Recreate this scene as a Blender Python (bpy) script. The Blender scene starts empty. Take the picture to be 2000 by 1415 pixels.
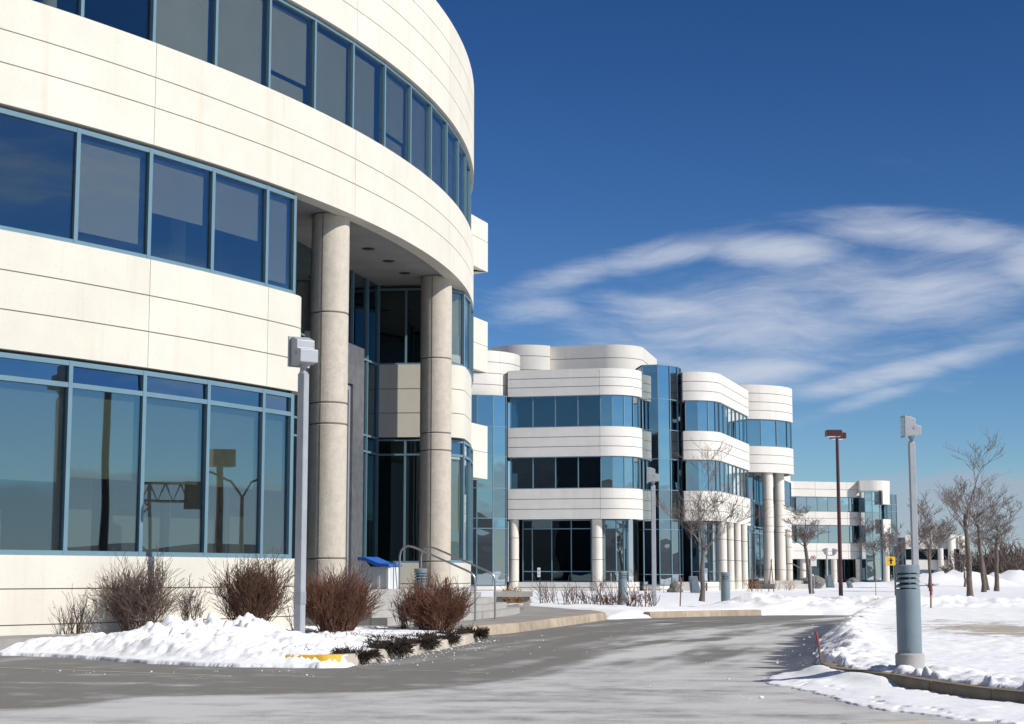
import bpy, bmesh, math, random
import numpy as np
from mathutils import Vector, Matrix
R = math.radians
sc = bpy.context.scene
COL = sc.collection

# ------------------------------------------------------------------ camera
cam_d = bpy.data.cameras.new("camera")
cam = bpy.data.objects.new("camera", cam_d)
COL.objects.link(cam)
cam.location = (0, 0, 1.2)
cam.rotation_euler = (math.pi / 2 + 0.1274, 0, 0)
cam_d.sensor_width = 36.0
cam_d.lens = 3251.0 / 2000 * 36
cam_d.clip_start = 0.1
cam_d.clip_end = 9000
sc.camera = cam

# ------------------------------------------------------------------ light
SUN_EL = R(37.5)
SUN_H = Vector((0.87, -0.49, 0)).normalized()
to_sun = Vector((SUN_H.x * math.cos(SUN_EL), SUN_H.y * math.cos(SUN_EL), math.sin(SUN_EL)))
sun_d = bpy.data.lights.new("sun", 'SUN')
sun_d.energy = 5.0
sun_d.angle = R(0.5)
sun_d.color = (1.0, 0.955, 0.88)
sun = bpy.data.objects.new("sun", sun_d)
sun.rotation_euler = to_sun.to_track_quat('Z', 'Y').to_euler()
COL.objects.link(sun)

world = bpy.data.worlds.new("World")
sc.world = world
world.use_nodes = True
wn = world.node_tree
for n in list(wn.nodes):
    wn.nodes.remove(n)


class NT:
    """small helper for node trees"""
    def __init__(s, tree):
        s.t = tree

    def n(s, typ, **kw):
        nd = s.t.nodes.new(typ)
        for k, v in kw.items():
            if k.startswith('i_'):
                key = k[2:]
                key = int(key) if key.isdigit() else key.replace('_', ' ')
                nd.inputs[key].default_value = v
            else:
                setattr(nd, k, v)
        return nd

    def l(s, a, b):
        s.t.links.new(a, b)

    def math(s, op, a, b=None, c=None, clamp=False):
        nd = s.t.nodes.new('ShaderNodeMath')
        nd.operation = op
        nd.use_clamp = clamp
        for i, v in enumerate((a, b, c)):
            if v is None:
                continue
            if isinstance(v, (int, float)):
                nd.inputs[i].default_value = v
            else:
                s.l(v, nd.inputs[i])
        return nd.outputs[0]

    def sstep(s, x, lo, hi):
        nd = s.t.nodes.new('ShaderNodeMapRange')
        nd.interpolation_type = 'SMOOTHSTEP'
        nd.inputs['From Min'].default_value = lo
        nd.inputs['From Max'].default_value = hi
        s.l(x, nd.inputs['Value'])
        return nd.outputs['Result']

    def noise(s, vec, scale, detail=4, rough=0.55, dist=0.0):
        nd = s.t.nodes.new('ShaderNodeTexNoise')
        nd.inputs['Scale'].default_value = scale
        nd.inputs['Detail'].default_value = detail
        nd.inputs['Roughness'].default_value = rough
        nd.inputs['Distortion'].default_value = dist
        s.l(vec, nd.inputs['Vector'])
        return nd.outputs['Fac']

    def mapping(s, vec, scale=(1, 1, 1), rot=(0, 0, 0), loc=(0, 0, 0)):
        nd = s.t.nodes.new('ShaderNodeMapping')
        nd.inputs['Scale'].default_value = scale
        nd.inputs['Rotation'].default_value = rot
        nd.inputs['Location'].default_value = loc
        s.l(vec, nd.inputs['Vector'])
        return nd.outputs[0]

    def mix(s, fac, a, b):
        nd = s.t.nodes.new('ShaderNodeMix')
        nd.data_type = 'RGBA'
        for key, v in (('Factor', fac), ('A', a), ('B', b)):
            sock = [i for i in nd.inputs if i.name == key and i.type == ('VALUE' if key == 'Factor' else 'RGBA')][0]
            if isinstance(v, (int, float)):
                sock.default_value = v
            elif isinstance(v, tuple):
                sock.default_value = (v[0], v[1], v[2], 1)
            else:
                s.l(v, sock)
        return [o for o in nd.outputs if o.type == 'RGBA'][0]


w = NT(wn)
sky = w.n('ShaderNodeTexSky', sky_type='NISHITA', sun_disc=False)
sky.sun_elevation = SUN_EL
sky.sun_rotation = math.atan2(SUN_H.x, SUN_H.y)
sky.altitude = 1700
sky.air_density = 1.0
sky.dust_density = 0.25
sky.ozone_density = 3.5
gam = w.n('ShaderNodeGamma')
gam.inputs['Gamma'].default_value = 1.5
grade = w.n('ShaderNodeMix', data_type='RGBA', blend_type='MULTIPLY')
hsv = w.n('ShaderNodeHueSaturation')
hsv.inputs['Saturation'].default_value = 1.12
hsv.inputs['Value'].default_value = 0.95
w.l(sky.outputs[0], hsv.inputs['Color'])
bg_sky = w.n('ShaderNodeBackground')
bg_sky.inputs['Strength'].default_value = 0.10
ga_, gb_ = [i for i in grade.inputs if i.type == 'RGBA'][:2]
[i for i in grade.inputs if i.name == 'Factor' and i.type == 'VALUE'][0].default_value = 1.0
gb_.default_value = (0.061, 0.0616, 0.0729, 1)
w.l(hsv.outputs[0], ga_)
w.l([o for o in grade.outputs if o.type == 'RGBA'][0], gam.inputs['Color'])
grade2 = w.n('ShaderNodeMix', data_type='RGBA', blend_type='MULTIPLY')
gc_, gd_ = [i for i in grade2.inputs if i.type == 'RGBA'][:2]
[i for i in grade2.inputs if i.name == 'Factor' and i.type == 'VALUE'][0].default_value = 1.0
gd_.default_value = (24.0, 26.4, 20.8, 1)
w.l(gam.outputs[0], gc_)
w.l([o for o in grade2.outputs if o.type == 'RGBA'][0], bg_sky.inputs['Color'])
# cirrus: a plane of wisps high above, everywhere in the sky, thicker in a belt low over the far side
tc = w.n('ShaderNodeTexCoord')
sep = w.n('ShaderNodeSeparateXYZ')
w.l(tc.outputs['Generated'], sep.inputs[0])
dx, dy, dz = sep.outputs
el = w.math('ARCSINE', dz)
az = w.math('ARCTAN2', dx, dy)
# wisps run in the direction of the wind on the sky plane, seen here nearly edge on
cv = w.n('ShaderNodeCombineXYZ')
w.l(az, cv.inputs[0]); w.l(el, cv.inputs[1])
warp = w.noise(w.mapping(cv.outputs[0], (5, 9, 1), loc=(3.1, 1.7, 0)), 1.6, 3, 0.5)
cv2 = w.n('ShaderNodeCombineXYZ')
w.l(w.math('ADD', az, w.math('MULTIPLY', w.math('SUBTRACT', warp, 0.5), 0.06)), cv2.inputs[0])
w.l(w.math('ADD', el, w.math('MULTIPLY', w.math('SUBTRACT', warp, 0.5), 0.035)), cv2.inputs[1])
wisp = w.noise(w.mapping(cv2.outputs[0], (6, 26, 1), (0, 0, R(-7)), (0.4, 0.2, 0)), 1.0, 9, 0.62, 0.15)
wisp2 = w.noise(w.mapping(cv2.outputs[0], (15, 85, 1), (0, 0, R(9)), (7.4, 0.2, 0)), 1.0, 8, 0.65, 0.1)
fine = w.math('ADD', w.math('MULTIPLY', wisp, 0.66), w.math('MULTIPLY', wisp2, 0.34))


def blob(caz, cel, raz, rel, slope=0.0, amp=1.0):
    a = w.math('SUBTRACT', az, caz)
    e = w.math('SUBTRACT', w.math('SUBTRACT', el, cel), w.math('MULTIPLY', a, slope))
    q = w.math('ADD', w.math('POWER', w.math('ABSOLUTE', w.math('DIVIDE', a, raz)), 2.0),
               w.math('POWER', w.math('ABSOLUTE', w.math('DIVIDE', e, rel)), 2.0))
    return w.math('MULTIPLY', w.math('POWER', 2.718, w.math('MULTIPLY', q, -1.0)), amp)


cover = blob(0.246, 0.161, 0.085, 0.021, 0.02)
for b in ((0.035, 0.178, 0.05, 0.011, 0.25, 0.85), (0.095, 0.191, 0.06, 0.011, 0.18, 1.0), (0.155, 0.192, 0.06, 0.013, -0.05, 1.0),
          (0.098, 0.158, 0.06, 0.011, -0.05, 0.9), (0.015, 0.158, 0.04, 0.012, 0.1, 0.7), (0.25, 0.198, 0.08, 0.014, -0.12, 0.85), (0.215, 0.211, 0.05, 0.008, 0.0, 0.6),
          (0.148, 0.122, 0.07, 0.012, 0.05, 0.9), (0.246, 0.122, 0.10, 0.010, 0.2, 1.0), (0.215, 0.104, 0.05, 0.007, 0.3, 0.7), (0.05, 0.136, 0.07, 0.012, 0.0, 0.6),
          (0.32, 0.175, 0.05, 0.03, 0.0, 0.9), (0.19, 0.150, 0.22, 0.052, 0.06, 0.76), (0.30, 0.14, 0.06, 0.012, 0.1, 0.8), (0.62, 0.20, 0.2, 0.06, 0.0, 0.8),
          (1.15, 0.14, 0.3, 0.05, 0.05, 0.8), (1.75, 0.22, 0.4, 0.06, 0.0, 0.7), (-0.9, 0.2, 0.5, 0.07, 0.0, 0.7),
          (-2.4, 0.17, 0.5, 0.06, 0.0, 0.7), (2.7, 0.25, 0.5, 0.08, 0.0, 0.6)):
    cover = w.math('MAXIMUM', cover, blob(*b))
dens = w.sstep(w.math('ADD', w.math('MULTIPLY', cover, 0.98), w.math('MULTIPLY', w.math('SUBTRACT', fine, 0.5), 2.0)), 0.22, 1.25)
# low grey bank of haze cloud along the horizon, all round
edge = w.noise(w.mapping(cv.outputs[0], (4, 14, 1), loc=(1.3, 0.5, 0)), 1.5, 4, 0.55)
bank = w.math('SUBTRACT', 1.0, w.sstep(w.math('SUBTRACT', el, w.math('MULTIPLY', edge, 0.105)), -0.006, 0.010))
thin = w.math('MULTIPLY', w.sstep(w.noise(w.mapping(cv.outputs[0], (4, 90, 1), loc=(9, 2, 0)), 1.0, 4, 0.5), 0.55, 0.8),
              w.math('SUBTRACT', 1.0, w.sstep(el, 0.04, 0.10)))
bg_c = w.n('ShaderNodeBackground')
bg_c.inputs['Color'].default_value = (0.66, 0.71, 0.81, 1)
bg_c.inputs['Strength'].default_value = 1.0
bg_b = w.n('ShaderNodeBackground')
bg_b.inputs['Color'].default_value = (0.42, 0.475, 0.585, 1)
bg_b.inputs['Strength'].default_value = 0.95
m1 = w.n('ShaderNodeMixShader')
m2 = w.n('ShaderNodeMixShader')
veil = w.math('MULTIPLY', w.math('POWER', 2.718, w.math('MULTIPLY', w.math('MAXIMUM', el, 0.0), -13.0)), 0.42)
w.l(w.math('MAXIMUM', w.math('MAXIMUM', w.math('MULTIPLY', bank, 0.75), veil), w.math('MULTIPLY', thin, 0.5)), m1.inputs[0])
w.l(bg_sky.outputs[0], m1.inputs[1]); w.l(bg_b.outputs[0], m1.inputs[2])
w.l(w.math('MULTIPLY', dens, 0.86), m2.inputs[0])
w.l(m1.outputs[0], m2.inputs[1]); w.l(bg_c.outputs[0], m2.inputs[2])
wo = w.n('ShaderNodeOutputWorld')
w.l(m2.outputs[0], wo.inputs[0])

sc.view_settings.view_transform = 'Standard'
sc.view_settings.look = 'None'
sc.view_settings.exposure = -0.05
sc.view_settings.gamma = 1.0
sc.view_settings.use_curve_mapping = False
sc.render.engine = 'CYCLES'
sc.cycles.max_bounces = 8
sc.cycles.diffuse_bounces = 3
sc.cycles.glossy_bounces = 4
sc.cycles.transparent_max_bounces = 12
sc.cycles.transmission_bounces = 4
sc.cycles.caustics_reflective = False
sc.cycles.caustics_refractive = False
sc.cycles.use_denoising = True

# ------------------------------------------------------------------ materials
MATS = {}


def mat(name, color, rough=0.6, metal=0.0, var=0.0, vscale=3.0, bump=0.0, bscale=40.0, spec=0.5, streak=0.0, speck=0.0, spscale=120, tone=0.0):
    m = bpy.data.materials.new(name)
    m.use_nodes = True
    t = NT(m.node_tree)
    b = m.node_tree.nodes['Principled BSDF']
    b.inputs['Roughness'].default_value = rough
    b.inputs['Metallic'].default_value = metal
    b.inputs['Specular IOR Level'].default_value = spec
    co = t.n('ShaderNodeTexCoord').outputs['Object']
    col = None
    c = color
    if var:
        f = t.noise(co, vscale, 5, 0.6)
        dk = tuple(x * (1 - var) for x in c)
        lt = tuple(min(1, x * (1 + var * 0.6)) for x in c)
        col = t.mix(t.sstep(f, 0.3, 0.7), dk, lt)
    if streak:
        f = t.noise(t.mapping(co, (1.3, 1.3, 0.10)), 2.2, 4, 0.6)
        dk = tuple(x * (1 - streak) for x in (0.93, 0.9, 0.84))
        mlt = t.n('ShaderNodeMix', data_type='RGBA', blend_type='MULTIPLY')
        base = col
        s = [i for i in mlt.inputs if i.name == 'A' and i.type == 'RGBA'][0]
        if base is None:
            s.default_value = (*c, 1)
        else:
            t.l(base, s)
        [i for i in mlt.inputs if i.name == 'B' and i.type == 'RGBA'][0].default_value = (*dk, 1)
        t.l(t.math('MULTIPLY', t.sstep(f, 0.52, 0.8), 0.6), [i for i in mlt.inputs if i.name == 'Factor' and i.type == 'VALUE'][0])
        col = [o for o in mlt.outputs if o.type == 'RGBA'][0]
    if speck:
        f = t.noise(co, spscale, 2, 0.5)
        base = col if col is not None else c
        col = t.mix(t.math('MULTIPLY', t.sstep(f, 0.60, 0.72), speck), base, tuple(x * 0.45 for x in c))
    if tone:
        oi = t.n('ShaderNodeObjectInfo').outputs['Random']
        hs = t.n('ShaderNodeHueSaturation')
        t.l(t.math('ADD', 1 - tone, t.math('MULTIPLY', oi, 2 * tone)), hs.inputs['Value'])
        if col is None: hs.inputs['Color'].default_value = (*c, 1)
        else: t.l(col, hs.inputs['Color'])
        col = hs.outputs[0]
    if col is None:
        b.inputs['Base Color'].default_value = (*c, 1)
    else:
        t.l(col, b.inputs['Base Color'])
    if bump:
        bp = t.n('ShaderNodeBump')
        bp.inputs['Strength'].default_value = bump
        bp.inputs['Distance'].default_value = 0.02
        t.l(t.noise(co, bscale, 4, 0.6), bp.inputs['Height'])
        t.l(bp.outputs[0], b.inputs['Normal'])
    MATS[name] = m
    return m


mat('precast', (0.67, 0.637, 0.552), 0.85, var=0.045, vscale=0.9, bump=0.15, bscale=55, streak=0.06, speck=0.16, spscale=24, spec=0.2, tone=0.03)
mat('precast_far', (0.685, 0.655, 0.595), 0.85, var=0.05, vscale=0.8, spec=0.2, tone=0.025, streak=0.06)
mat('column_stone', (0.55, 0.50, 0.42), 0.9, var=0.09, vscale=5.0, bump=0.45, bscale=34, streak=0.35, speck=0.32, spscale=26, spec=0.2)
mat('column_joint', (0.15, 0.13, 0.11), 0.9)
mat('column_far', (0.68, 0.635, 0.56), 0.9, var=0.05, vscale=1.0, spec=0.2)
mat('joint', (0.30, 0.275, 0.24), 0.9)
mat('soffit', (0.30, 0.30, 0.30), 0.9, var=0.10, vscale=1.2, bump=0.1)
mat('granite', (0.13, 0.135, 0.145), 0.35, var=0.25, vscale=5, speck=0.6, spscale=90)
mat('frame_blue', (0.135, 0.235, 0.295), 0.45, var=0.05, spec=0.5)
mat('frame_dark', (0.035, 0.06, 0.075), 0.5)
mat('blind', (0.50, 0.47, 0.39), 0.9, var=0.05, vscale=2.0)
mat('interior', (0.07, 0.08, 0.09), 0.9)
mat('interior_pale', (0.42, 0.43, 0.43), 0.9)
mat('ceiling', (0.30, 0.31, 0.31), 0.9)
mat('roofing', (0.25, 0.25, 0.25), 0.9, var=0.2)
mat('galvanised', (0.38, 0.40, 0.42), 0.5, metal=0.15, var=0.08, vscale=4)
mat('galvanised_dull', (0.33, 0.35, 0.37), 0.55, metal=0.3, var=0.08)
mat('lamp_glass', (0.55, 0.6, 0.62), 0.12)
mat('bollard_grey', (0.19, 0.245, 0.275), 0.42, var=0.08, vscale=4)
mat('black_gap', (0.012, 0.014, 0.016), 0.7)
mat('concrete', (0.40, 0.385, 0.36), 0.9, var=0.12, vscale=2.5, bump=0.2, bscale=60)
mat('walk', (0.30, 0.285, 0.265), 0.9, var=0.22, vscale=0.9, bump=0.15, bscale=60)
mat('kerb_tan', (0.40, 0.325, 0.235), 0.9, tone=0.12, var=0.2, vscale=3, bump=0.4, bscale=35, streak=0.3)
mat('kerb_pale', (0.50, 0.44, 0.36), 0.9, tone=0.10, var=0.2, vscale=3, bump=0.4, bscale=35, streak=0.4)
mat('kerb_brown', (0.24, 0.19, 0.13), 0.9, var=0.25, vscale=3, bump=0.4, bscale=35)
mat('kerb_yellow', (0.72, 0.42, 0.03), 0.7, var=0.2, vscale=8)
mat('paint_brown', (0.075, 0.022, 0.022), 0.4)
mat('steel_rail', (0.42, 0.42, 0.42), 0.3, metal=0.8)
mat('bin_white', (0.72, 0.73, 0.72), 0.5, var=0.06)
mat('bin_blue', (0.025, 0.13, 0.50), 0.4)
mat('sign_yellow', (0.80, 0.48, 0.02), 0.5)
mat('sign_black', (0.02, 0.02, 0.02), 0.6)
mat('sign_white', (0.72, 0.72, 0.70), 0.5)
mat('sign_red', (0.5, 0.05, 0.04), 0.5)
mat('stake_red', (0.30, 0.055, 0.04), 0.7)
mat('stake_wood', (0.20, 0.13, 0.09), 0.9, var=0.2)
mat('twig_brown', (0.135, 0.070, 0.045), 0.9, var=0.3, vscale=14)
mat('twig_red', (0.170, 0.075, 0.045), 0.9, var=0.3, vscale=14)
mat('twig_grey', (0.15, 0.105, 0.08), 0.9, var=0.25, vscale=12)
mat('bark', (0.15, 0.118, 0.098), 0.95, var=0.35, vscale=12, bump=0.6, bscale=40)
mat('branch', (0.20, 0.165, 0.145), 0.95, var=0.25, vscale=9)
mat('juniper', (0.040, 0.029, 0.020), 0.95, var=0.4, vscale=20)
mat('straw', (0.42, 0.27, 0.13), 0.95, var=0.3, vscale=20)
mat('far_twig', (0.15, 0.115, 0.10), 0.95, var=0.3, vscale=2)
mat('rock', (0.20, 0.19, 0.18), 0.9, var=0.25, vscale=5, bump=0.4, bscale=20)
mat('utility', (0.15, 0.19, 0.22), 0.6, var=0.1)
mat('hill', (0.075, 0.085, 0.095), 1.0, var=0.3, vscale=0.01)
mat('mulch', (0.12, 0.075, 0.05), 1.0, var=0.3, vscale=8, bump=0.6)


def glass(name, tint, refl, base_refl=0.30, wob=0.012, wscale=0.7):
    m = bpy.data.materials.new(name)
    m.use_nodes = True
    t = NT(m.node_tree)
    for n in list(m.node_tree.nodes):
        m.node_tree.nodes.remove(n)
    out = t.n('ShaderNodeOutputMaterial')
    tr = t.n('ShaderNodeBsdfTransparent'); tr.inputs[0].default_value = (*tint, 1)
    gl = t.n('ShaderNodeBsdfGlossy'); gl.inputs['Color'].default_value = (*refl, 1); gl.inputs['Roughness'].default_value = 0.0
    bp = t.n('ShaderNodeBump'); bp.inputs['Strength'].default_value = 1.0; bp.inputs['Distance'].default_value = wob
    co = t.n('ShaderNodeTexCoord').outputs['Object']
    t.l(t.noise(co, wscale, 1, 0.4), bp.inputs['Height'])
    t.l(bp.outputs[0], gl.inputs['Normal'])
    lw = t.n('ShaderNodeLayerWeight'); lw.inputs['Blend'].default_value = 0.5
    f = t.math('ADD', base_refl, t.math('MULTIPLY', t.math('POWER', lw.outputs['Facing'], 2.0), 0.75), clamp=True)
    mx = t.n('ShaderNodeMixShader')
    t.l(f, mx.inputs[0]); t.l(tr.outputs[0], mx.inputs[1]); t.l(gl.outputs[0], mx.inputs[2])
    t.l(mx.outputs[0], out.inputs[0])
    MATS[name] = m
    return m


glass('glass_blue', (0.76, 0.79, 0.74), (0.60, 0.76, 0.84), 0.09, 0.003)
glass('glass_sky', (0.20, 0.27, 0.30), (0.82, 0.92, 0.95), 0.68, 0.008, 0.6)
glass('glass_mid', (0.74, 0.77, 0.73), (0.60, 0.76, 0.86), 0.15, 0.003)
glass('glass_low', (0.66, 0.71, 0.68), (0.66, 0.78, 0.84), 0.22, 0.0025, 0.5)
glass('glass_mirror', (0.20, 0.27, 0.30), (0.78, 0.90, 0.94), 0.46, 0.010, 0.6)
glass('glass_far', (0.30, 0.40, 0.44), (0.66, 0.86, 0.97), 0.20, 0.006, 0.6)
glass('glass_dark', (0.20, 0.26, 0.26), (0.60, 0.80, 0.85), 0.12, 0.005, 0.6)
glass('spandrel', (0.06, 0.10, 0.14), (0.55, 0.74, 0.9), 0.30, 0.01, 0.7)


def M(n):
    return MATS[n]


# ------------------------------------------------------------------ mesh helpers
def link(name, me, parent=None, label=None, cat=None, group=None, kind=None):
    o = bpy.data.objects.new(name, me)
    COL.objects.link(o)
    if parent is not None:
        o.parent = parent
    if label: o['label'] = label
    if cat: o['category'] = cat
    if group: o['group'] = group
    if kind: o['kind'] = kind
    return o


def empty(name, loc, label, cat, group=None, kind=None, rz=0.0):
    o = bpy.data.objects.new(name, None)
    o.empty_display_size = 0.2
    COL.objects.link(o)
    o.location = loc
    o.rotation_euler = (0, 0, rz)
    o['label'] = label
    o['category'] = cat
    if group: o['group'] = group
    if kind: o['kind'] = kind
    return o


def copy_tree(o, parent=None):
    c = o.copy()
    COL.objects.link(c)
    c.parent = parent
    for ch in o.children:
        copy_tree(ch, c)
    return c


class MB:
    def __init__(s):
        s.v = []; s.f = []; s.mi = []

    def quad(s, pts, m=0):
        i = len(s.v)
        s.v.extend([tuple(p) for p in pts])
        s.f.append(tuple(range(i, i + len(pts))))
        s.mi.append(m)

    def box(s, x0, x1, y0, y1, z0, z1, m=0):
        s.hexa([(x0, y0), (x1, y0), (x1, y1), (x0, y1)], z0, z1, m)

    def hexa(s, poly, z0, z1, m=0):
        """vertical prism on a counter-clockwise polygon"""
        n = len(poly)
        i = len(s.v)
        s.v.extend([(p[0], p[1], z0) for p in poly] + [(p[0], p[1], z1) for p in poly])
        for k in range(n):
            k2 = (k + 1) % n
            s.f.append((i + k, i + k2, i + n + k2, i + n + k)); s.mi.append(m)
        s.f.append(tuple(i + n + k for k in range(n))); s.mi.append(m)
        s.f.append(tuple(i + k for k in reversed(range(n)))); s.mi.append(m)

    def tube(s, pts, rads, seg=8, m=0, cap=True):
        pts = [Vector(p) for p in pts]
        base = len(s.v)
        up = None
        for k, p in enumerate(pts):
            d = (pts[min(k + 1, len(pts) - 1)] - pts[max(k - 1, 0)]).normalized()
            if up is None:
                up = Vector((0, 0, 1)) if abs(d.z) < 0.9 else Vector((1, 0, 0))
            a = d.cross(up).normalized()
            up = a.cross(d).normalized()
            r = rads[k] if isinstance(rads, (list, tuple)) else rads
            for j in range(seg):
                th = 2 * math.pi * j / seg
                q = p + a * (r * math.cos(th)) + up * (r * math.sin(th))
                s.v.append(tuple(q))
        for k in range(len(pts) - 1):
            for j in range(seg):
                j2 = (j + 1) % seg
                s.f.append((base + k * seg + j, base + k * seg + j2, base + (k + 1) * seg + j2, base + (k + 1) * seg + j)); s.mi.append(m)
        if cap:
            s.f.append(tuple(base + j for j in reversed(range(seg)))); s.mi.append(m)
            e = base + (len(pts) - 1) * seg
            s.f.append(tuple(e + j for j in range(seg))); s.mi.append(m)

    def lathe(s, prof, cx=0, cy=0, seg=24, m=0):
        """prof: list of (r, z) from bottom to top"""
        base = len(s.v)
        for r, z in prof:
            for j in range(seg):
                th = 2 * math.pi * j / seg
                s.v.append((cx + r * math.cos(th), cy + r * math.sin(th), z))
        for k in range(len(prof) - 1):
            for j in range(seg):
                j2 = (j + 1) % seg
                s.f.append((base + k * seg + j, base + k * seg + j2, base + (k + 1) * seg + j2, base + (k + 1) * seg + j)); s.mi.append(m)
        s.f.append(tuple(base + j for j in reversed(range(seg)))); s.mi.append(m)
        e = base + (len(prof) - 1) * seg
        s.f.append(tuple(e + j for j in range(seg))); s.mi.append(m)

    def mesh(s, name, mats, off=(0, 0, 0), smooth=None):
        me = bpy.data.meshes.new(name)
        v = s.v
        if off != (0, 0, 0):
            v = [(p[0] - off[0], p[1] - off[1], p[2] - off[2]) for p in v]
        me.from_pydata(v, [], s.f)
        if isinstance(mats, str): mats = [mats]
        for mm in mats: me.materials.append(M(mm))
        if len(mats) > 1:
            me.polygons.foreach_set('material_index', s.mi)
        if smooth:
            me.polygons.foreach_set('use_smooth', [True] * len(me.polygons))
            me.update()
            me.set_sharp_from_angle(angle=R(smooth))
        me.update()
        return me

    def build(s, name, mats, parent=None, off=None, smooth=None, **kw):
        if off is None:
            off = tuple(parent.location) if (parent is not None and parent.type == 'EMPTY') else (0, 0, 0)
        return link(name, s.mesh(name, mats, off, smooth), parent, **kw)


def arc(cx, cy, r, a0, a1, n):
    return [(cx + r * math.cos(a0 + (a1 - a0) * k / n), cy + r * math.sin(a0 + (a1 - a0) * k / n)) for k in range(n + 1)]


def rounded(pts, radii, n=8):
    """polyline with its inner corners rounded"""
    out = [pts[0]]
    for i in range(1, len(pts) - 1):
        p = Vector(pts[i]); a = (Vector(pts[i - 1]) - p); b = (Vector(pts[i + 1]) - p)
        r = radii[i - 1] if isinstance(radii, (list, tuple)) else radii
        ang = a.angle(b)
        t = min(r / math.tan(ang / 2), a.length * 0.95, b.length * 0.95)
        if r <= 0 or t < 1e-3:
            out.append(pts[i]); continue
        p0 = p + a.normalized() * t; p1 = p + b.normalized() * t
        # quadratic blend made circular enough
        rr = t * math.tan(ang / 2)
        c = p + (a.normalized() + b.normalized()).normalized() * (rr / math.sin(ang / 2))
        a0 = math.atan2(p0.y - c.y, p0.x - c.x); a1 = math.atan2(p1.y - c.y, p1.x - c.x)
        d = (a1 - a0 + math.pi) % (2 * math.pi) - math.pi
        for k in range(n + 1):
            out.append((c.x + rr * math.cos(a0 + d * k / n), c.y + rr * math.sin(a0 + d * k / n)))
    out.append(pts[-1])
    return out


def dedupe(path):
    o = [path[0]]
    for p in path[1:]:
        if math.hypot(p[0] - o[-1][0], p[1] - o[-1][1]) > 1e-4: o.append(p)
    return o


def offset(path, d):
    """offset to the right hand side of the travel direction"""
    out = []
    n = len(path)
    for i in range(n):
        ns = []
        for (a, b) in ((i - 1, i), (i, i + 1)):
            if a < 0 or b >= n: continue
            ex, ey = path[b][0] - path[a][0], path[b][1] - path[a][1]
            L = math.hypot(ex, ey)
            ns.append((ey / L, -ex / L))
        nx = sum(q[0] for q in ns) / len(ns); ny = sum(q[1] for q in ns) / len(ns)
        k = nx * nx + ny * ny
        out.append((path[i][0] + nx / k * d, path[i][1] + ny / k * d))
    return out


def lengths(path):
    s = [0.0]
    for a, b in zip(path, path[1:]):
        s.append(s[-1] + math.hypot(b[0] - a[0], b[1] - a[1]))
    return s


def at_len(path, S, s):
    s = min(max(s, 0), S[-1])
    for i in range(len(S) - 1):
        if s <= S[i + 1] + 1e-9:
            t = (s - S[i]) / max(1e-9, S[i + 1] - S[i])
            return (path[i][0] + (path[i + 1][0] - path[i][0]) * t, path[i][1] + (path[i + 1][1] - path[i][1]) * t)
    return path[-1]


def sub_path(path, s0, s1):
    S = lengths(path)
    return dedupe([at_len(path, S, s0)] + [p for p, s in zip(path, S) if s0 + 1e-3 < s < s1 - 1e-3] + [at_len(path, S, s1)])


def profile(z0, z1, grooves, th, gw=0.03, gd=0.03):
    pr = [(-th, z0), (0, z0)]
    for g in grooves:
        pr += [(0, g - gw / 2), (-gd, g - gw / 2), (-gd, g + gw / 2), (0, g + gw / 2)]
    pr += [(0, z1), (-th, z1)]
    return pr


def sweep(mb, path, prof, m=0, gm=None, caps=True):
    offs = {}
    for d, z in prof:
        if d not in offs: offs[d] = offset(path, d) if d else list(path)
    n = len(prof); base = len(mb.v)
    for i in range(len(path)):
        for d, z in prof:
            p = offs[d][i]
            mb.v.append((p[0], p[1], z))
    for i in range(len(path) - 1):
        for k in range(n):
            k2 = (k + 1) % n
            a = base + i * n
            mb.f.append((a + k, a + n + k, a + n + k2, a + k2))
            mm = m
            if gm is not None and prof[k][0] < 0 and k2 and prof[k2][0] == prof[k][0] and prof[k][0] > -0.1:
                mm = gm
            mb.mi.append(mm)
    if caps:
        mb.f.append(tuple(base + k for k in range(n))); mb.mi.append(m)
        e = base + (len(path) - 1) * n
        mb.f.append(tuple(e + k for k in reversed(range(n)))); mb.mi.append(m)


def band(parent, path, z0, z1, grooves, joints, th=0.28, material='precast', gw=0.02, gd=0.025, name='concrete_panel', gap=0.005):
    """a belt of precast panels: one object per panel, false joints as real grooves"""
    path = dedupe(path)
    S = lengths(path)
    cuts = [0.0] + [j for j in joints if 0.1 < j < S[-1] - 0.1] + [S[-1]]
    res = []
    for a, b in zip(cuts, cuts[1:]):
        p = sub_path(path, a + gap, b - gap)
        mb = MB()
        sweep(mb, p, profile(z0, z1, grooves, th, gw, gd), 0, 1)
        res.append(mb.build(name, [material, 'joint'], parent))
    return res


PRNG = random.Random(2024)


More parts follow.
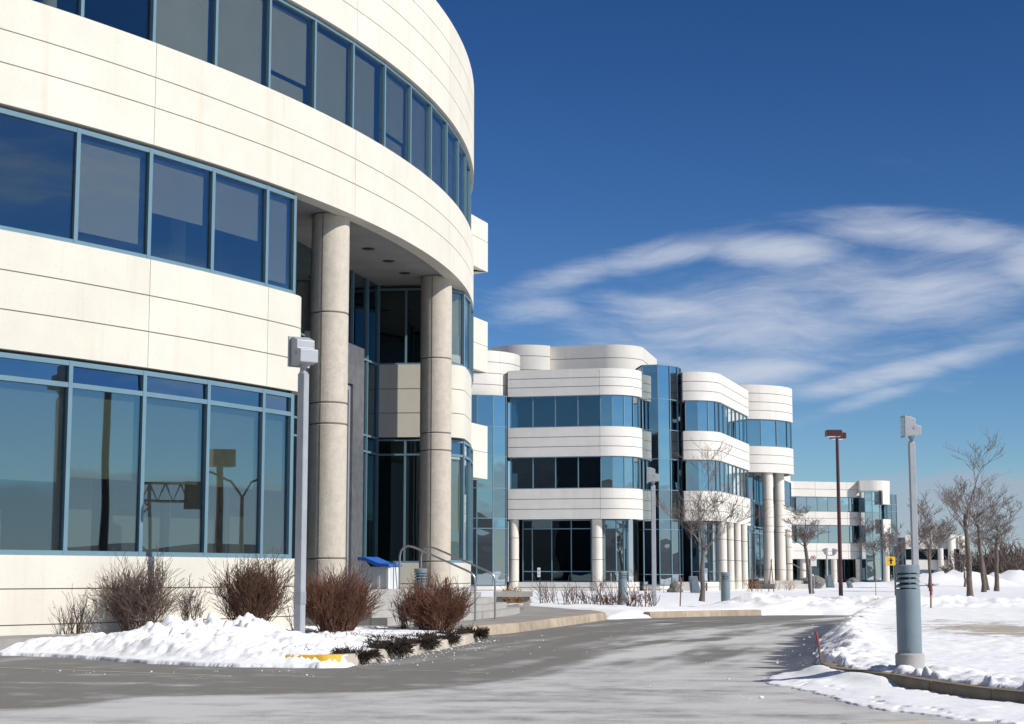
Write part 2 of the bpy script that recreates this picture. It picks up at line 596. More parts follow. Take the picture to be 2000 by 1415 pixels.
def window_strip(parent, pts, z0, z1, transoms=(), glass_mat='glass_blue', frame='frame_blue', fw=0.07, fd=0.10,
                 blinds=None, top_glass=None, end_post=True, head=True, sill=True, tilt=0.005):
    """bays between successive mullion points; window > pane, blind"""
    n = len(pts)
    nrm = []
    for i in range(n):
        d = [0, 0]
        for a, b in ((i - 1, i), (i, i + 1)):
            if a < 0 or b >= n: continue
            ex, ey = pts[b][0] - pts[a][0], pts[b][1] - pts[a][1]; L = math.hypot(ex, ey)
            d[0] += ey / L; d[1] -= ex / L
        L = math.hypot(*d); nrm.append((d[0] / L, d[1] / L))
    for i in range(n - 1):
        p, q = Vector(pts[i]), Vector(pts[i + 1])
        t = (q - p).normalized(); o = Vector((t.y, -t.x))
        mb = MB()

        def post(c, nv):
            nv = Vector(nv); tv = Vector((-nv.y, nv.x))
            mb.hexa([tuple(c + nv * (fd * .5) - tv * fw / 2), tuple(c + nv * (fd * .5) + tv * fw / 2),
                     tuple(c - nv * (fd * .5) + tv * fw / 2), tuple(c - nv * (fd * .5) - tv * fw / 2)], z0, z1)
        post(p, nrm[i])
        if i == n - 2 and end_post: post(q, nrm[i + 1])
        a = p + t * fw * .5; b = q - t * fw * .5
        rails = list(transoms)
        if sill: rails.append(z0 + fw / 2)
        if head: rails.append(z1 - fw / 2)
        for zr in rails:
            mb.hexa([tuple(a + o * (fd * .5 - .004)), tuple(b + o * (fd * .5 - .004)), tuple(b - o * (fd * .5 - .004)), tuple(a - o * (fd * .5 - .004))][::1], zr - fw / 2 + 0.001, zr + fw / 2 - 0.001)
        wobj = mb.build('window', frame, parent)
        zs = [z0] + sorted(transoms) + [z1]
        off = tuple(parent.location)
        for k, (za, zb) in enumerate(zip(zs, zs[1:])):
            pm = MB()
            e = 0.004
            pm.hexa([tuple(a - o * .005), tuple(b - o * .005), tuple(b - o * .02), tuple(a - o * .02)][::1], za + fw / 2 + e - 0.02, zb - fw / 2 - e + 0.02)
            # no two panes sit quite alike in their frames
            j1, j2 = PRNG.gauss(0, tilt), PRNG.gauss(0, tilt)
            pm.v = [(x_ + o.x * (j1 * (k_ >= 4) + j2 * (k_ % 4 in (1, 2))), y_ + o.y * (j1 * (k_ >= 4) + j2 * (k_ % 4 in (1, 2))), z_) for k_, (x_, y_, z_) in enumerate(pm.v)]
            g = glass_mat
            if top_glass and k == len(zs) - 2: g = top_glass
            pm.build('pane', g, wobj, off=off)
        bl = blinds(i) if callable(blinds) else None
        if bl:
            # a list of (z-low, z-high, inset left, inset right)
            for (b0, b1, il, ir) in bl:
                bm = MB()
                aa = a + t * il - o * .10; bb = b - t * ir - o * .10
                bm.hexa([tuple(aa), tuple(bb), tuple(bb - o * .02), tuple(aa - o * .02)], b0, b1)
                bm.build('blind', 'blind', wobj, off=off)


def ring_slab(mb, path_out, path_in, z0, z1, m=0):
    n = len(path_out)
    for i in range(n - 1):
        mb.hexa([path_out[i], path_out[i + 1], path_in[i + 1], path_in[i]], z0, z1, m)


def column(parent, cx, cy, r, z0, z1, rings, material='column_stone', seam_dir=None, seg=32):
    col = MB()
    col.lathe([(r * .97, z0), (r * .97, z1)], cx, cy, seg)
    c = col.build('column', 'column_joint', parent, smooth=40)
    off = tuple(parent.location)
    zs = [z0] + list(rings) + [z1]
    for a, b in zip(zs, zs[1:]):
        d = MB()
        a2, b2 = a + 0.012, b - 0.012
        bev = 0.015
        prof = [(r - bev, a2), (r, a2 + bev), (r, b2 - bev), (r - bev, b2)]
        d.lathe(prof, cx, cy, seg)
        if seam_dir is not None:
            th = seam_dir
            px, py = cx + (r + .001) * math.cos(th), cy + (r + .001) * math.sin(th)
            tx, ty = -math.sin(th), math.cos(th)
            nx, ny = math.cos(th), math.sin(th)
            wd = 0.009
            d.hexa([(px - tx * wd - nx * .02, py - ty * wd - ny * .02), (px - tx * wd + nx * .003, py - ty * wd + ny * .003),
                    (px + tx * wd + nx * .003, py + ty * wd + ny * .003), (px + tx * wd - nx * .02, py + ty * wd - ny * .02)], a2 + .004, b2 - .004, 1)
        d.build('column_drum', [material, 'column_joint'], c, off=off, smooth=30)
    return c


# ------------------------------------------------------------------ numpy noise
def _hash(ix, iy, seed):
    h = (ix.astype(np.int64) * 374761393 + iy.astype(np.int64) * 668265263 + seed * 1442695041) & 0xffffffff
    h = ((h ^ (h >> 13)) * 1274126177) & 0xffffffff
    h = h ^ (h >> 16)
    return (h & 0xffff) / 65535.0


def vnoise(x, y, seed=0):
    ix, iy = np.floor(x), np.floor(y)
    fx, fy = x - ix, y - iy
    fx = fx * fx * fx * (fx * (fx * 6 - 15) + 10); fy = fy * fy * fy * (fy * (fy * 6 - 15) + 10)
    a = _hash(ix, iy, seed); b = _hash(ix + 1, iy, seed); c = _hash(ix, iy + 1, seed); d = _hash(ix + 1, iy + 1, seed)
    return (a + (b - a) * fx) * (1 - fy) + (c + (d - c) * fx) * fy


def fbm(x, y, scale=1.0, oct=5, rough=0.5, seed=0, ridged=False):
    t = np.zeros_like(x); amp = 1.0; tot = 0
    x = x * scale; y = y * scale
    for k in range(oct):
        n = vnoise(x + 17.3 * k, y - 9.1 * k, seed + k)
        if ridged: n = 1 - np.abs(2 * n - 1)
        t += n * amp; tot += amp
        amp *= rough
        x, y = x * 1.97 + y * 0.35, y * 1.97 - x * 0.35
    return t / tot


def sdist(x, y, poly):
    """signed distance to a polygon, positive inside"""
    d = np.full_like(x, 1e9); ins = np.zeros(x.shape, bool)
    n = len(poly)
    for i in range(n):
        x0, y0 = poly[i]; x1, y1 = poly[(i + 1) % n]
        ex, ey = x1 - x0, y1 - y0
        t = np.clip(((x - x0) * ex + (y - y0) * ey) / (ex * ex + ey * ey + 1e-12), 0, 1)
        d = np.minimum(d, np.hypot(x - x0 - t * ex, y - y0 - t * ey))
        c = ((y0 > y) != (y1 > y)) & (x < (x1 - x0) * (y - y0) / (y1 - y0 + 1e-12) + x0)
        ins ^= c
    return np.where(ins, d, -d)


def pdist(x, y, line):
    d = np.full_like(x, 1e9); side = np.zeros_like(x)
    for (x0, y0), (x1, y1) in zip(line, line[1:]):
        ex, ey = x1 - x0, y1 - y0
        t = np.clip(((x - x0) * ex + (y - y0) * ey) / (ex * ex + ey * ey + 1e-12), 0, 1)
        q = np.hypot(x - x0 - t * ex, y - y0 - t * ey)
        s = np.sign(ex * (y - y0) - ey * (x - x0))
        m = q < d
        side = np.where(m, s, side); d = np.minimum(d, q)
    return d, side


def sm(x, a, b):
    t = np.clip((x - a) / (b - a), 0, 1)
    return t * t * (3 - 2 * t)


def grid_mesh(name, xs, ys, zfun, material, attrs=None, keep=None):
    X, Y = np.meshgrid(xs, ys)
    Z = zfun(X, Y)
    nx, ny = len(xs), len(ys)
    co = np.stack([X, Y, Z], -1).reshape(-1, 3).astype(np.float32)
    idx = np.arange(nx * ny).reshape(ny, nx)
    q = np.stack([idx[:-1, :-1], idx[:-1, 1:], idx[1:, 1:], idx[1:, :-1]], -1).reshape(-1, 4)
    if keep is not None:
        K = keep(X, Y, Z)
        kq = (K[:-1, :-1] | K[:-1, 1:] | K[1:, 1:] | K[1:, :-1]).reshape(-1)
        q = q[kq]
    me = bpy.data.meshes.new(name)
    me.vertices.add(len(co)); me.vertices.foreach_set('co', co.ravel())
    me.loops.add(q.size); me.loops.foreach_set('vertex_index', q.ravel().astype(np.int32))
    me.polygons.add(len(q))
    me.polygons.foreach_set('loop_start', np.arange(0, q.size, 4, dtype=np.int32))
    me.polygons.foreach_set('use_smooth', np.ones(len(q), bool))
    me.update(calc_edges=True)
    me.materials.append(material)
    if attrs:
        for k, fn in attrs.items():
            a = me.attributes.new(k, 'FLOAT', 'POINT')
            a.data.foreach_set('value', fn(X, Y, Z).ravel().astype(np.float32))
    me.validate()
    return me


def multi_lin(*segs):
    out = []
    for a, b, step in segs:
        n = max(1, int(round((b - a) / step)))
        out += [a + (b - a) * k / n for k in range(n)]
    out.append(segs[-1][1])
    return np.array(out)


# ------------------------------------------------------------------ the ground
def snow_material():
    m = bpy.data.materials.new('snow'); m.use_nodes = True
    t = NT(m.node_tree); b = m.node_tree.nodes['Principled BSDF']
    co = t.n('ShaderNodeTexCoord').outputs['Object']
    b.inputs['Roughness'].default_value = 0.75
    b.inputs['Specular IOR Level'].default_value = 0.25
    dirt = t.n('ShaderNodeAttribute', attribute_name='dirt').outputs['Fac']
    grass = t.n('ShaderNodeAttribute', attribute_name='grass').outputs['Fac']
    f1 = t.noise(co, 9.0, 5, 0.65)
    f2 = t.noise(co, 45.0, 3, 0.6)
    base = t.mix(t.sstep(f1, 0.35, 0.75), (0.90, 0.903, 0.912), (0.85, 0.857, 0.875))
    dmask = t.math('MULTIPLY', t.sstep(t.math('ADD', t.math('MULTIPLY', dirt, 0.7), t.math('MULTIPLY', f1, 0.5)), 0.62, 0.95), t.sstep(f2, 0.35, 0.6))
    c1 = t.mix(dmask, base, (0.40, 0.33, 0.25))
    gm = t.sstep(t.math('ADD', grass, t.math('MULTIPLY', t.math('SUBTRACT', t.noise(t.mapping(co, (0.35, 1.0, 1)), 1.6, 6, 0.68), 0.5), 2.2)), 0.42, 0.72)
    gcol = t.mix(t.sstep(f2, 0.3, 0.7), (0.36, 0.31, 0.235), (0.50, 0.46, 0.40))
    c2 = t.mix(gm, c1, gcol)
    t.l(c2, b.inputs['Base Color'])
    bp = t.n('ShaderNodeBump'); bp.inputs['Strength'].default_value = 0.35; bp.inputs['Distance'].default_value = 0.03
    t.l(t.math('ADD', t.math('MULTIPLY', f1, 0.7), t.math('MULTIPLY', f2, 0.3)), bp.inputs['Height'])
    t.l(bp.outputs[0], b.inputs['Normal'])
    MATS['snow'] = m
    return m


def road_material():
    m = bpy.data.materials.new('asphalt'); m.use_nodes = True
    t = NT(m.node_tree); b = m.node_tree.nodes['Principled BSDF']
    co = t.n('ShaderNodeTexCoord').outputs['Object']
    b.inputs['Roughness'].default_value = 0.85
    b.inputs['Specular IOR Level'].default_value = 0.3
    salt = t.n('ShaderNodeAttribute', attribute_name='salt').outputs['Fac']
    f = t.noise(co, 6.0, 6, 0.7)
    g = t.noise(co, 70.0, 2, 0.6)
    f3 = t.noise(co, 22.0, 4, 0.7)
    s = t.math('ADD', salt, t.math('ADD', t.math('MULTIPLY', t.math('SUBTRACT', f, 0.5), 0.6), t.math('MULTIPLY', t.math('SUBTRACT', f3, 0.5), 0.35)))
    col = t.mix(t.sstep(s, 0.0, 1.0), (0.185, 0.175, 0.160), (0.58, 0.575, 0.565))
    agg = t.mix(t.math('MULTIPLY', t.sstep(g, 0.5, 0.68), 0.35), col, (0.13, 0.125, 0.12))
    wet_shade = t.n('ShaderNodeAttribute', attribute_name='wet_shade').outputs['Fac']
    agg = t.mix(t.math('MULTIPLY', wet_shade, 0.9), agg, (0.035, 0.036, 0.038))  # meltwater and the snow bank's shade, both put into the colour
    t.l(t.math('SUBTRACT', 0.85, t.math('MULTIPLY', wet_shade, 0.45)), b.inputs['Roughness'])
    t.l(agg, b.inputs['Base Color'])
    bp = t.n('ShaderNodeBump'); bp.inputs['Strength'].default_value = 0.3; bp.inputs['Distance'].default_value = 0.01
    t.l(g, bp.inputs['Height']); t.l(bp.outputs[0], b.inputs['Normal'])
    MATS['asphalt'] = m
    return m


SNOW = snow_material()
ROAD = road_material()

SALT_EDGE = [(-9, 14.9), (-4.63, 15.34), (-4.22, 15.55), (-4.0, 16.1), (-3.7, 16.75), (-3.1, 17.1), (-2.09, 17.35), (-1.08, 17.85), (-0.55, 18.4), (-0.2, 19.2), (0.1, 20.2), (0.55, 22.4), (1.1, 25.6), (1.75, 29.4), (2.9, 34.0), (4.6, 39.5), (7.5, 45)]
LANE = [(-1.5, 12.0), (0.2, 17), (1.7, 23), (3.2, 29), (4.9, 35.5), (6.9, 41.5), (9.5, 46), (14, 48), (22, 48.5)]


RIGHT_FOOT = [(10.4, 49.3), (8.64, 43.7), (6.6, 34.9), (5.3, 29.3), (4.35, 24.0), (3.95, 22.0), (3.7, 20.4), (3.62, 19.4), (3.78, 18.75), (4.02, 18.1), (4.15, 17.0), (4.36, 16.0), (4.62, 15.3), (5.0, 14.3), (5.8, 12.4)]
RIGHT_ISLAND = RIGHT_FOOT + [(17, 12.4), (17, 49.3)]


def road_salt(X, Y, Z):
    d, side = pdist(X, Y, SALT_EDGE)
    sd = -side * d                                   # positive on the camera side
    wob = (fbm(X * 0.5, Y, 0.9, 4, 0.55, 5) - 0.5) * 1.1
    zone = sm(sd + wob * np.clip((Y - 16) * 0.10, 0.02, 1.0), -0.06, 0.30 + 0.02 * np.maximum(Y - 18, 0))
    # along-lane coordinates for the far stretch
    best = np.full_like(X, 1e9); s_at = np.zeros_like(X); t_at = np.zeros_like(X); acc = 0
    for (x0, y0), (x1, y1) in zip(LANE, LANE[1:]):
        ex, ey = x1 - x0, y1 - y0; L = math.hypot(ex, ey)
        u = np.clip(((X - x0) * ex + (Y - y0) * ey) / (L * L), 0, 1)
        q = np.hypot(X - x0 - u * ex, Y - y0 - u * ey)
        m = q < best
        sg = np.sign(ex * (Y - y0) - ey * (X - x0))
        s_at = np.where(m, acc + u * L, s_at); t_at = np.where(m, q * sg, t_at); best = np.minimum(best, q); acc += L
    far = sm(Y, 18, 26)
    st_near = 0.55 * fbm(X * 0.45 + Y * 0.05, Y * 1.5 + X * 0.15, 1.3, 6, 0.62, 21) + 0.45 * fbm(X, Y, 2.2, 5, 0.65, 22)
    st_far = 0.7 * fbm(s_at * 0.13 + t_at * 0.02, t_at * 1.1 + s_at * 0.02, 1.5, 5, 0.58, 33) + 0.3 * fbm(X, Y, 1.6, 5, 0.65, 34)
    streak = st_near * (1 - far) + st_far * far
    dark_patch = sm(fbm(s_at * 0.16, t_at * 0.8, 1.0, 3, 0.5, 77), 0.52, 0.66) * sm(Y, 20.5, 25)
    v = zone * (0.74 + (1.8 + 0.6 * far) * (streak - 0.5) - 0.66 * dark_patch) + (1 - zone) * (0.06 + 2.4 * np.maximum(streak - 0.50, 0))
    # bright crust at the edge of the salted zone
    v += np.exp(-((sd - 0.06) / 0.09) ** 2) * 0.28 * sm(24 - Y, 0, 4) * (0.4 + streak)
    # a pair of faint tyre tracks swinging round the bend
    for off in (-2.1, -0.55, 0.9, 2.4):
        tr = np.exp(-((t_at - off - 0.25 * np.sin(s_at * 0.2 + off)) / 0.17) ** 2)
        v += tr * far * (0.22 if off in (-0.55, 0.9) else -0.20) * (0.4 + 1.2 * fbm(s_at * 0.3, t_at, 1.0, 3, .5, 90))
    return np.clip(v, 0, 1)


def road_wet_shade(X, Y, Z):  # damp asphalt along the bank foot, with the bank's shadow painted in
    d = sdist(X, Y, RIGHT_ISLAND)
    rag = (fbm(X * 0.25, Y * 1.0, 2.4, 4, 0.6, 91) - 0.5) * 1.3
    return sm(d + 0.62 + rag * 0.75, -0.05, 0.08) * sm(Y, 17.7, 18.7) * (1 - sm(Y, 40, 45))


road_xs = multi_lin((-120, -30, 15), (-30, -9.5, 1.2), (-9.5, 11, 0.06), (11, 22, 0.5), (22, 150, 16))
road_ys = multi_lin((-60, 0, 6), (0, 12.5, 1.0), (12.5, 30, 0.06), (30, 54, 0.12))
road = link('road', grid_mesh('road', road_xs, road_ys, lambda X, Y: 0.0 * X, ROAD, {'salt': road_salt, 'wet_shade': road_wet_shade}),
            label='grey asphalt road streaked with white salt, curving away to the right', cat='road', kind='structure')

LEFT_BED = [(-7.9, 25.5), (-6.85, 25.0), (-5.8, 24.0), (-4.9, 23.05), (-4.1, 22.45), (-3.4, 22.15), (-2.5, 21.95), (-2.15, 22.1), (-2.12, 22.55), (-1.92, 23.75),
            (-1.54, 25.5), (-1.19, 27.4), (-0.80, 29.6), (-0.66, 31.6), (-1.2, 32.9), (-2.4, 33.3), (-4.3, 33.4), (-4.75, 32.3), (-5.6, 30.7), (-6.6, 29.3), (-7.4, 28.3), (-7.85, 27.6), (-8.3, 26.4)]
PILE = [(-5.1, 25.6, .55, .34), (-4.75, 26.1, .50, .30), (-5.5, 25.3, .5, .16), (-4.15, 25.6, .45, .32), (-3.75, 25.9, .42, .24), (-4.5, 25.0, .6, .18),
        (-3.4, 25.3, .5, .14), (-5.9, 25.9, .6, .10), (-4.0, 24.3, .6, .12), (-6.4, 26.2, .6, .08), (-4.95, 24.4, .5, .10), (-3.2, 24.4, .5, .08)]


LEFT_KERB = rounded([(-4.6, 23.9), (-3.2, 22.62), (-2.45, 22.34), (-2.1, 22.65), (-1.9, 23.75), (-1.52, 25.5), (-1.17, 27.4), (-0.78, 29.6), (-0.63, 31.6), (-0.9, 32.6)], 0.25, 4)


def left_h(X, Y):
    wob = (fbm(X, Y, 2.2, 4, 0.55, 3) - 0.5)
    d = sdist(X, Y, LEFT_BED)
    front = sm(-X, 2.15, 2.7)                           # no kerb showing on this side
    dd = d + wob * 0.16 * front
    h = (0.145 * (1 - front) + front * (0.05 * sm(dd, 0, 0.03) + 0.17 * sm(dd, 0.05, 0.75)))
    h += 0.05 * sm(d, 0.1, 1.2)
    kd, ks = pdist(X, Y, LEFT_KERB)
    slump = (ks < 0) & (X < -1.9)                         # outside the kerb: the pile has slid over it on to the road
    ws = sm(X, -3.5, -2.75)
    h = np.where(slump, h * (1 - ws) + ws * np.minimum(h, 0.03 * sm(dd, 0, 0.02) + 0.09 * sm(-X, 2.0, 2.9)), h)
    p = np.zeros_like(X)
    wx = X + (fbm(X, Y, 2.5, 3, .5, 40) - .5) * .35; wy = Y + (fbm(X, Y, 2.5, 3, .5, 41) - .5) * .35
    for cx, cy, r, a in PILE:
        q = ((wx - cx) ** 2 + (wy - cy) ** 2) / (r * r)
        p = np.maximum(p, a * np.exp(-q * 1.1)) + 0.25 * a * np.exp(-q * 0.7)
    rid = fbm(X, Y, 1.9, 5, 0.55, 9, True)
    lump = fbm(X, Y, 5.5, 3, 0.55, 12, True)
    crag = 1 - fbm(wx, wy, 2.6, 4, 0.55, 19, True)       # rounded lumps with sharp creases between
    crag2 = 1 - fbm(wx, wy, 6.0, 3, 0.5, 29, True)
    h += p * (0.72 + 0.85 * (crag - 0.45) + 0.45 * (crag2 - 0.5))
    h = np.minimum(h, 0.20 + np.minimum(p, 0.42) * 1.02)
    h += (crag - 0.45) * 0.13 * front * sm(d, 0.1, 0.6)
    h -= (lump - .5) * 0.04 * front * sm(d, 0.02, 0.3)
    h += (fbm(X, Y, 3.0, 4, 0.5, 14) - 0.5) * 0.05 * (1 - front) * sm(d, 0.0, 0.3)
    return np.where(dd > 0, h, -0.06)


def left_dirt(X, Y, Z):
    d = sdist(X, Y, LEFT_BED)
    return 0.55 * sm(-X, -3.3, -2.0) * fbm(X, Y, 2.0, 3, .5, 55) + 0.5 * (1 - sm(d, 0.0, 0.2)) * sm(fbm(X, Y, 6, 3, .5, 8), .5, .7)


me = grid_mesh('snow_bank', multi_lin((-8.6, -0.4, 0.03)), multi_lin((21.6, 33.5, 0.035)), left_h, SNOW, {'dirt': left_dirt, 'grass': lambda X, Y, Z: 0 * X},
               keep=lambda X, Y, Z: Z > -0.05)
link('snow_bank', me, label='ploughed lumpy snow heaped in the planting bed before the near building', cat='snow bank', kind='stuff')

SPILL = [(3.75, 21.6), (3.3, 20.6), (2.93, 19.6), (2.86, 19.0), (2.95, 18.3), (3.04, 17.6), (3.07, 16.8), (3.16, 15.8), (3.32, 15.1), (3.6, 14.45), (3.95, 13.95), (4.5, 13.2), (5.2, 12.2), (6, 12.2), (5, 15.5), (4.4, 17.5), (4.0, 19.0), (4.0, 21.0)]


def right_h(X, Y):
    n1 = fbm(X, Y, 1.3, 5, 0.55, 61) - 0.5
    n2 = fbm(X, Y, 4.5, 4, 0.55, 62) - 0.5
    rid = 0.5 - fbm(X, Y, 2.4, 4, 0.55, 63, True)
    d = sdist(X, Y, RIGHT_ISLAND)
    kerbed = sm(23.0 - Y, 0, 1.2)
    dd = d - 0.13 * kerbed + (n2 * 0.22 + n1 * 0.20) * (0.35 + 0.65 * (1 - kerbed)) + kerbed * n2 * 0.16
    edge = sm(dd, 0.0, 0.10) * (0.10 + 0.06 * kerbed) + sm(dd, 0.0, 0.55) * (0.17 - 0.12 * kerbed)
    inner = 0.06 * n1 * sm(d, 0.4, 2.5) + 0.035 * n2 * sm(d, .1, .6) + 0.10 * (fbm(X * .35, Y * .5, 1.0, 4, .5, 64) - .5) * sm(d, 1, 4)
    ridge = np.exp(-((d - 0.5) / 0.35) ** 2) * ((0.02 + 0.10 * rid) + (0.06 + 0.08 * rid) * sm(Y, 19.5, 23))
    # broken lumps hanging over the kerb
    lip = np.exp(-((dd - 0.12) / 0.14) ** 2) * kerbed * (0.17 * np.maximum(0.70 - fbm(X, Y, 4.2, 3, .5, 65, True), 0))
    h = edge + inner + ridge + lip
    h = np.where(dd > 0, h, -0.06)
    ds = sdist(X, Y, SPILL) + n2 * 0.30 + n1 * 0.10
    spill = sm(ds, 0.0, 0.03) * 0.014 + sm(ds, 0.0, 0.5) * (0.03 + 0.04 * n1) + 0.05 * np.maximum(rid, 0) * sm(ds, .05, .3) + 0.10 * np.exp(-(np.minimum(d, 0) / 0.22) ** 2) * sm(20.6 - Y, -0.6, 0.6) * sm(Y, 17.6, 18.3)
    crack = np.abs(fbm(X * 1.4, Y * .6, 1.6, 3, .5, 66) - 0.5) < 0.008
    spill = np.where(crack & (ds < .35), -0.02, spill)
    # ragged icy rime further along the bank foot
    return np.maximum(h, np.where((ds > 0), spill, -0.06))


def right_dirt(X, Y, Z):
    d = sdist(X, Y, RIGHT_ISLAND)
    return 0.42 * sm(Y, 18, 26) * (1 - sm(d, 0.2, 1.3)) + 0.15 * sm(fbm(X, Y, 1.2, 3, .5, 70), .55, .7)


def right_grass(X, Y, Z):
    return np.exp(-(((X - 8.4) / 2.6) ** 2 + ((Y - 28.5) / 3.6) ** 2)) * 1.0 + np.exp(-(((X - 9.6) / 2.8) ** 2 + ((Y - 34.5) / 3.0) ** 2)) * 0.55 - 0.14


me = grid_mesh('snow_island', multi_lin((2.6, 7.5, 0.03), (7.5, 17, 0.10)), multi_lin((12.3, 26, 0.03), (26, 50, 0.07)), right_h, SNOW,
               {'dirt': right_dirt, 'grass': right_grass}, keep=lambda X, Y, Z: Z > -0.05)
link('snow_island', me, label='snow covered island on the right of the road with bare straw patches', cat='snow', kind='stuff')

FAR_EDGE = [(2.62, 46.0), (3.45, 47.1), (4.35, 47.95), (5.2, 48.9), (6.2, 49.8), (7.75, 50.8), (9.3, 51.0), (10.3, 50.7), (14, 50.4), (150, 50.0)]
FAR_POLY = FAR_EDGE + [(150, 50), (600, 50), (600, 1400), (-600, 1400), (-600, 60), (-60, 60), (-1.5, 60.5), (0.1, 57.2), (1.25, 53), (2.3, 49)]


def far_h(X, Y):
    d = sdist(X, Y, FAR_POLY)
    n1 = fbm(X, Y, 0.16, 5, 0.5, 81) - 0.5
    n2 = fbm(X, Y, 1.7, 5, 0.55, 82) - 0.5
    rid = fbm(X, Y, 1.1, 5, 0.6, 83, True) - 0.5
    near = 1 - sm(Y, 75, 110)
    ridge = np.exp(-((Y - 53.3 + 0.10 * (X - 9)) / 1.5) ** 2) * sm(X, 5.6, 8.0) * (0.20 + 0.55 * np.maximum(rid, -0.2)) * (1 - sm(X, 15, 22) * .6)
    mound = 0.35 * np.exp(-(((X - 8.1) / 1.0) ** 2 + ((Y - 55.5) / 1.2) ** 2)) * (0.8 + rid)
    soft = 0.10 * np.exp(-(((X - 20.5) / 3.5) ** 2 + ((Y - 61) / 3.5) ** 2)) + 0.22 * np.exp(-(((X - 18.2) / 2.2) ** 2 + ((Y - 58) / 2.5) ** 2))
    dd = d + n2 * 0.25
    edge = sm(dd, 0, 0.08) * 0.08 + sm(dd, 0.0, 0.9) * 0.12
    h = edge + (0.10 * n1 + 0.07 * n2 * near) * sm(d, 0.2, 1.5) + ridge + mound + soft
    kerb_gap = (np.exp(-((X - 5.7) / 1.35) ** 4) * 0.22)
    h = np.where(dd > kerb_gap, h, -0.06)
    # banks far off on the right
    for cx, cy, rx, ry, a in ((36.5, 140, 3.2, 3, 1.15), (39.5, 141, 3, 3, 0.8), (33.5, 141, 2, 3, 0.6), (43.5, 148, 3, 4, 1.15), (47.5, 150, 3.5, 4, 1.6), (29.5, 141, 2.5, 3, 0.45), (54, 149, 3, 4, 1.9)):
        h = h + a * np.exp(-(((X - cx) / rx) ** 2 + ((Y - cy) / ry) ** 2)) * (0.75 + 0.7 * rid)
    return h


def far_dirt(X, Y, Z):
    return 0.55 * np.exp(-((Y - 53) / 1.8) ** 2) * sm(X, 5.5, 8) + 0.12 * sm(fbm(X, Y, .5, 3, .5, 70), .55, .7)


me = grid_mesh('snow_ground', multi_lin((-600, -40, 60), (-40, -3, 2.0), (-3, 28, 0.11), (28, 70, 0.7), (70, 600, 40)),
               multi_lin((46, 66, 0.10), (66, 120, 0.5), (120, 165, 1.0), (165, 1400, 60)), far_h, SNOW, {'dirt': far_dirt, 'grass': lambda X, Y, Z: 0 * X})
link('snow_ground', me, label='wide snow field reaching back to the far buildings', cat='snow field', kind='structure')
# the ground round and behind the camera, under the road
mb = MB()
for (x0, x1, y0, y1) in ((-1500, 1500, -1500, -60), (-1500, -60, -60, 46), (60, 1500, -60, 46)):
    mb.quad([(x0, y0, -0.03), (x1, y0, -0.03), (x1, y1, -0.03), (x0, y1, -0.03)])
mb.build('outer_ground', 'snow', label='flat snowy ground beyond the road', cat='snow field', kind='structure')
mb = MB()
for (x0, x1) in ((17.0, 60.0),):
    mb.quad([(x0, 12.0, 0.22), (x1, 12.0, 0.22), (x1, 44.0, 0.22), (x0, 44.0, 0.22)])
    mb.quad([(x0, 44.0, 0.22), (x1, 44.0, 0.22), (x1, 44.6, 0.0), (x0, 44.6, 0.0)])
    mb.quad([(x0, 11.4, 0.0), (x1, 11.4, 0.0), (x1, 12.0, 0.22), (x0, 12.0, 0.22)])
mb.build('verge', 'snow', label='snowy verge continuing right of the island', cat='snow field', kind='structure')

# hills that ring the plain; those behind show only in the windows
def hills(name, a0, a1, dist, h, seed, lab):
    n = 90
    mb = MB()
    rr = random.Random(seed)
    ph = [rr.uniform(0, 6.3) for _ in range(6)]
    prev = None
    for k in range(n + 1):
        u = k / n; a = a0 + (a1 - a0) * u
        e = min(1, u * 6, (1 - u) * 6)
        z = h * e * (0.62 + 0.2 * math.sin(5 * u * 3 + ph[0]) + 0.12 * math.sin(23 * u + ph[1]) + 0.06 * math.sin(61 * u + ph[2]))
        p = (math.sin(a), math.cos(a))
        row = [(p[0] * dist, p[1] * dist, -1), (p[0] * dist * 1.12, p[1] * dist * 1.12, z * .55), (p[0] * dist * 1.3, p[1] * dist * 1.3, z), (p[0] * dist * 1.7, p[1] * dist * 1.7, -1)]
        if prev:
            for j in range(3): mb.quad([prev[j], row[j], row[j + 1], prev[j + 1]])
        prev = row
    mb.build(name, 'hill', smooth=60, label=lab, cat='hill', kind='structure')


hills('hills', R(150), R(275), 1500, 260, 4, 'long dark ridge of hills behind the viewer, mirrored in the windows')
hills('hills', R(40), R(118), 2400, 75, 8, 'low dark hills out to the right, mirrored in the near windows')

# ------------------------------------------------------------------ kerbs and pavements
def kerb(name, path, w, z1, stone, mats, label, cat, z0=-0.05):
    """a row of kerb stones along a line; the stones lie to its left"""
    path = dedupe(path); S = lengths(path)
    root = empty(name, (path[0][0], path[0][1], 0), label, cat, kind='structure')
    n = max(1, round(S[-1] / stone))
    for k in range(n):
        a, b = S[-1] * k / n, S[-1] * (k + 1) / n
        p = sub_path(path, a + 0.006, b - 0.006)
        mb = MB()
        sweep(mb, p, [(-w, z0), (0.02, z0), (0, z1 - 0.025), (-0.025, z1), (-w, z1)])
        m = mats(k, n) if callable(mats) else mats
        mb.build('kerb_stone', m, root, smooth=40)
    return root


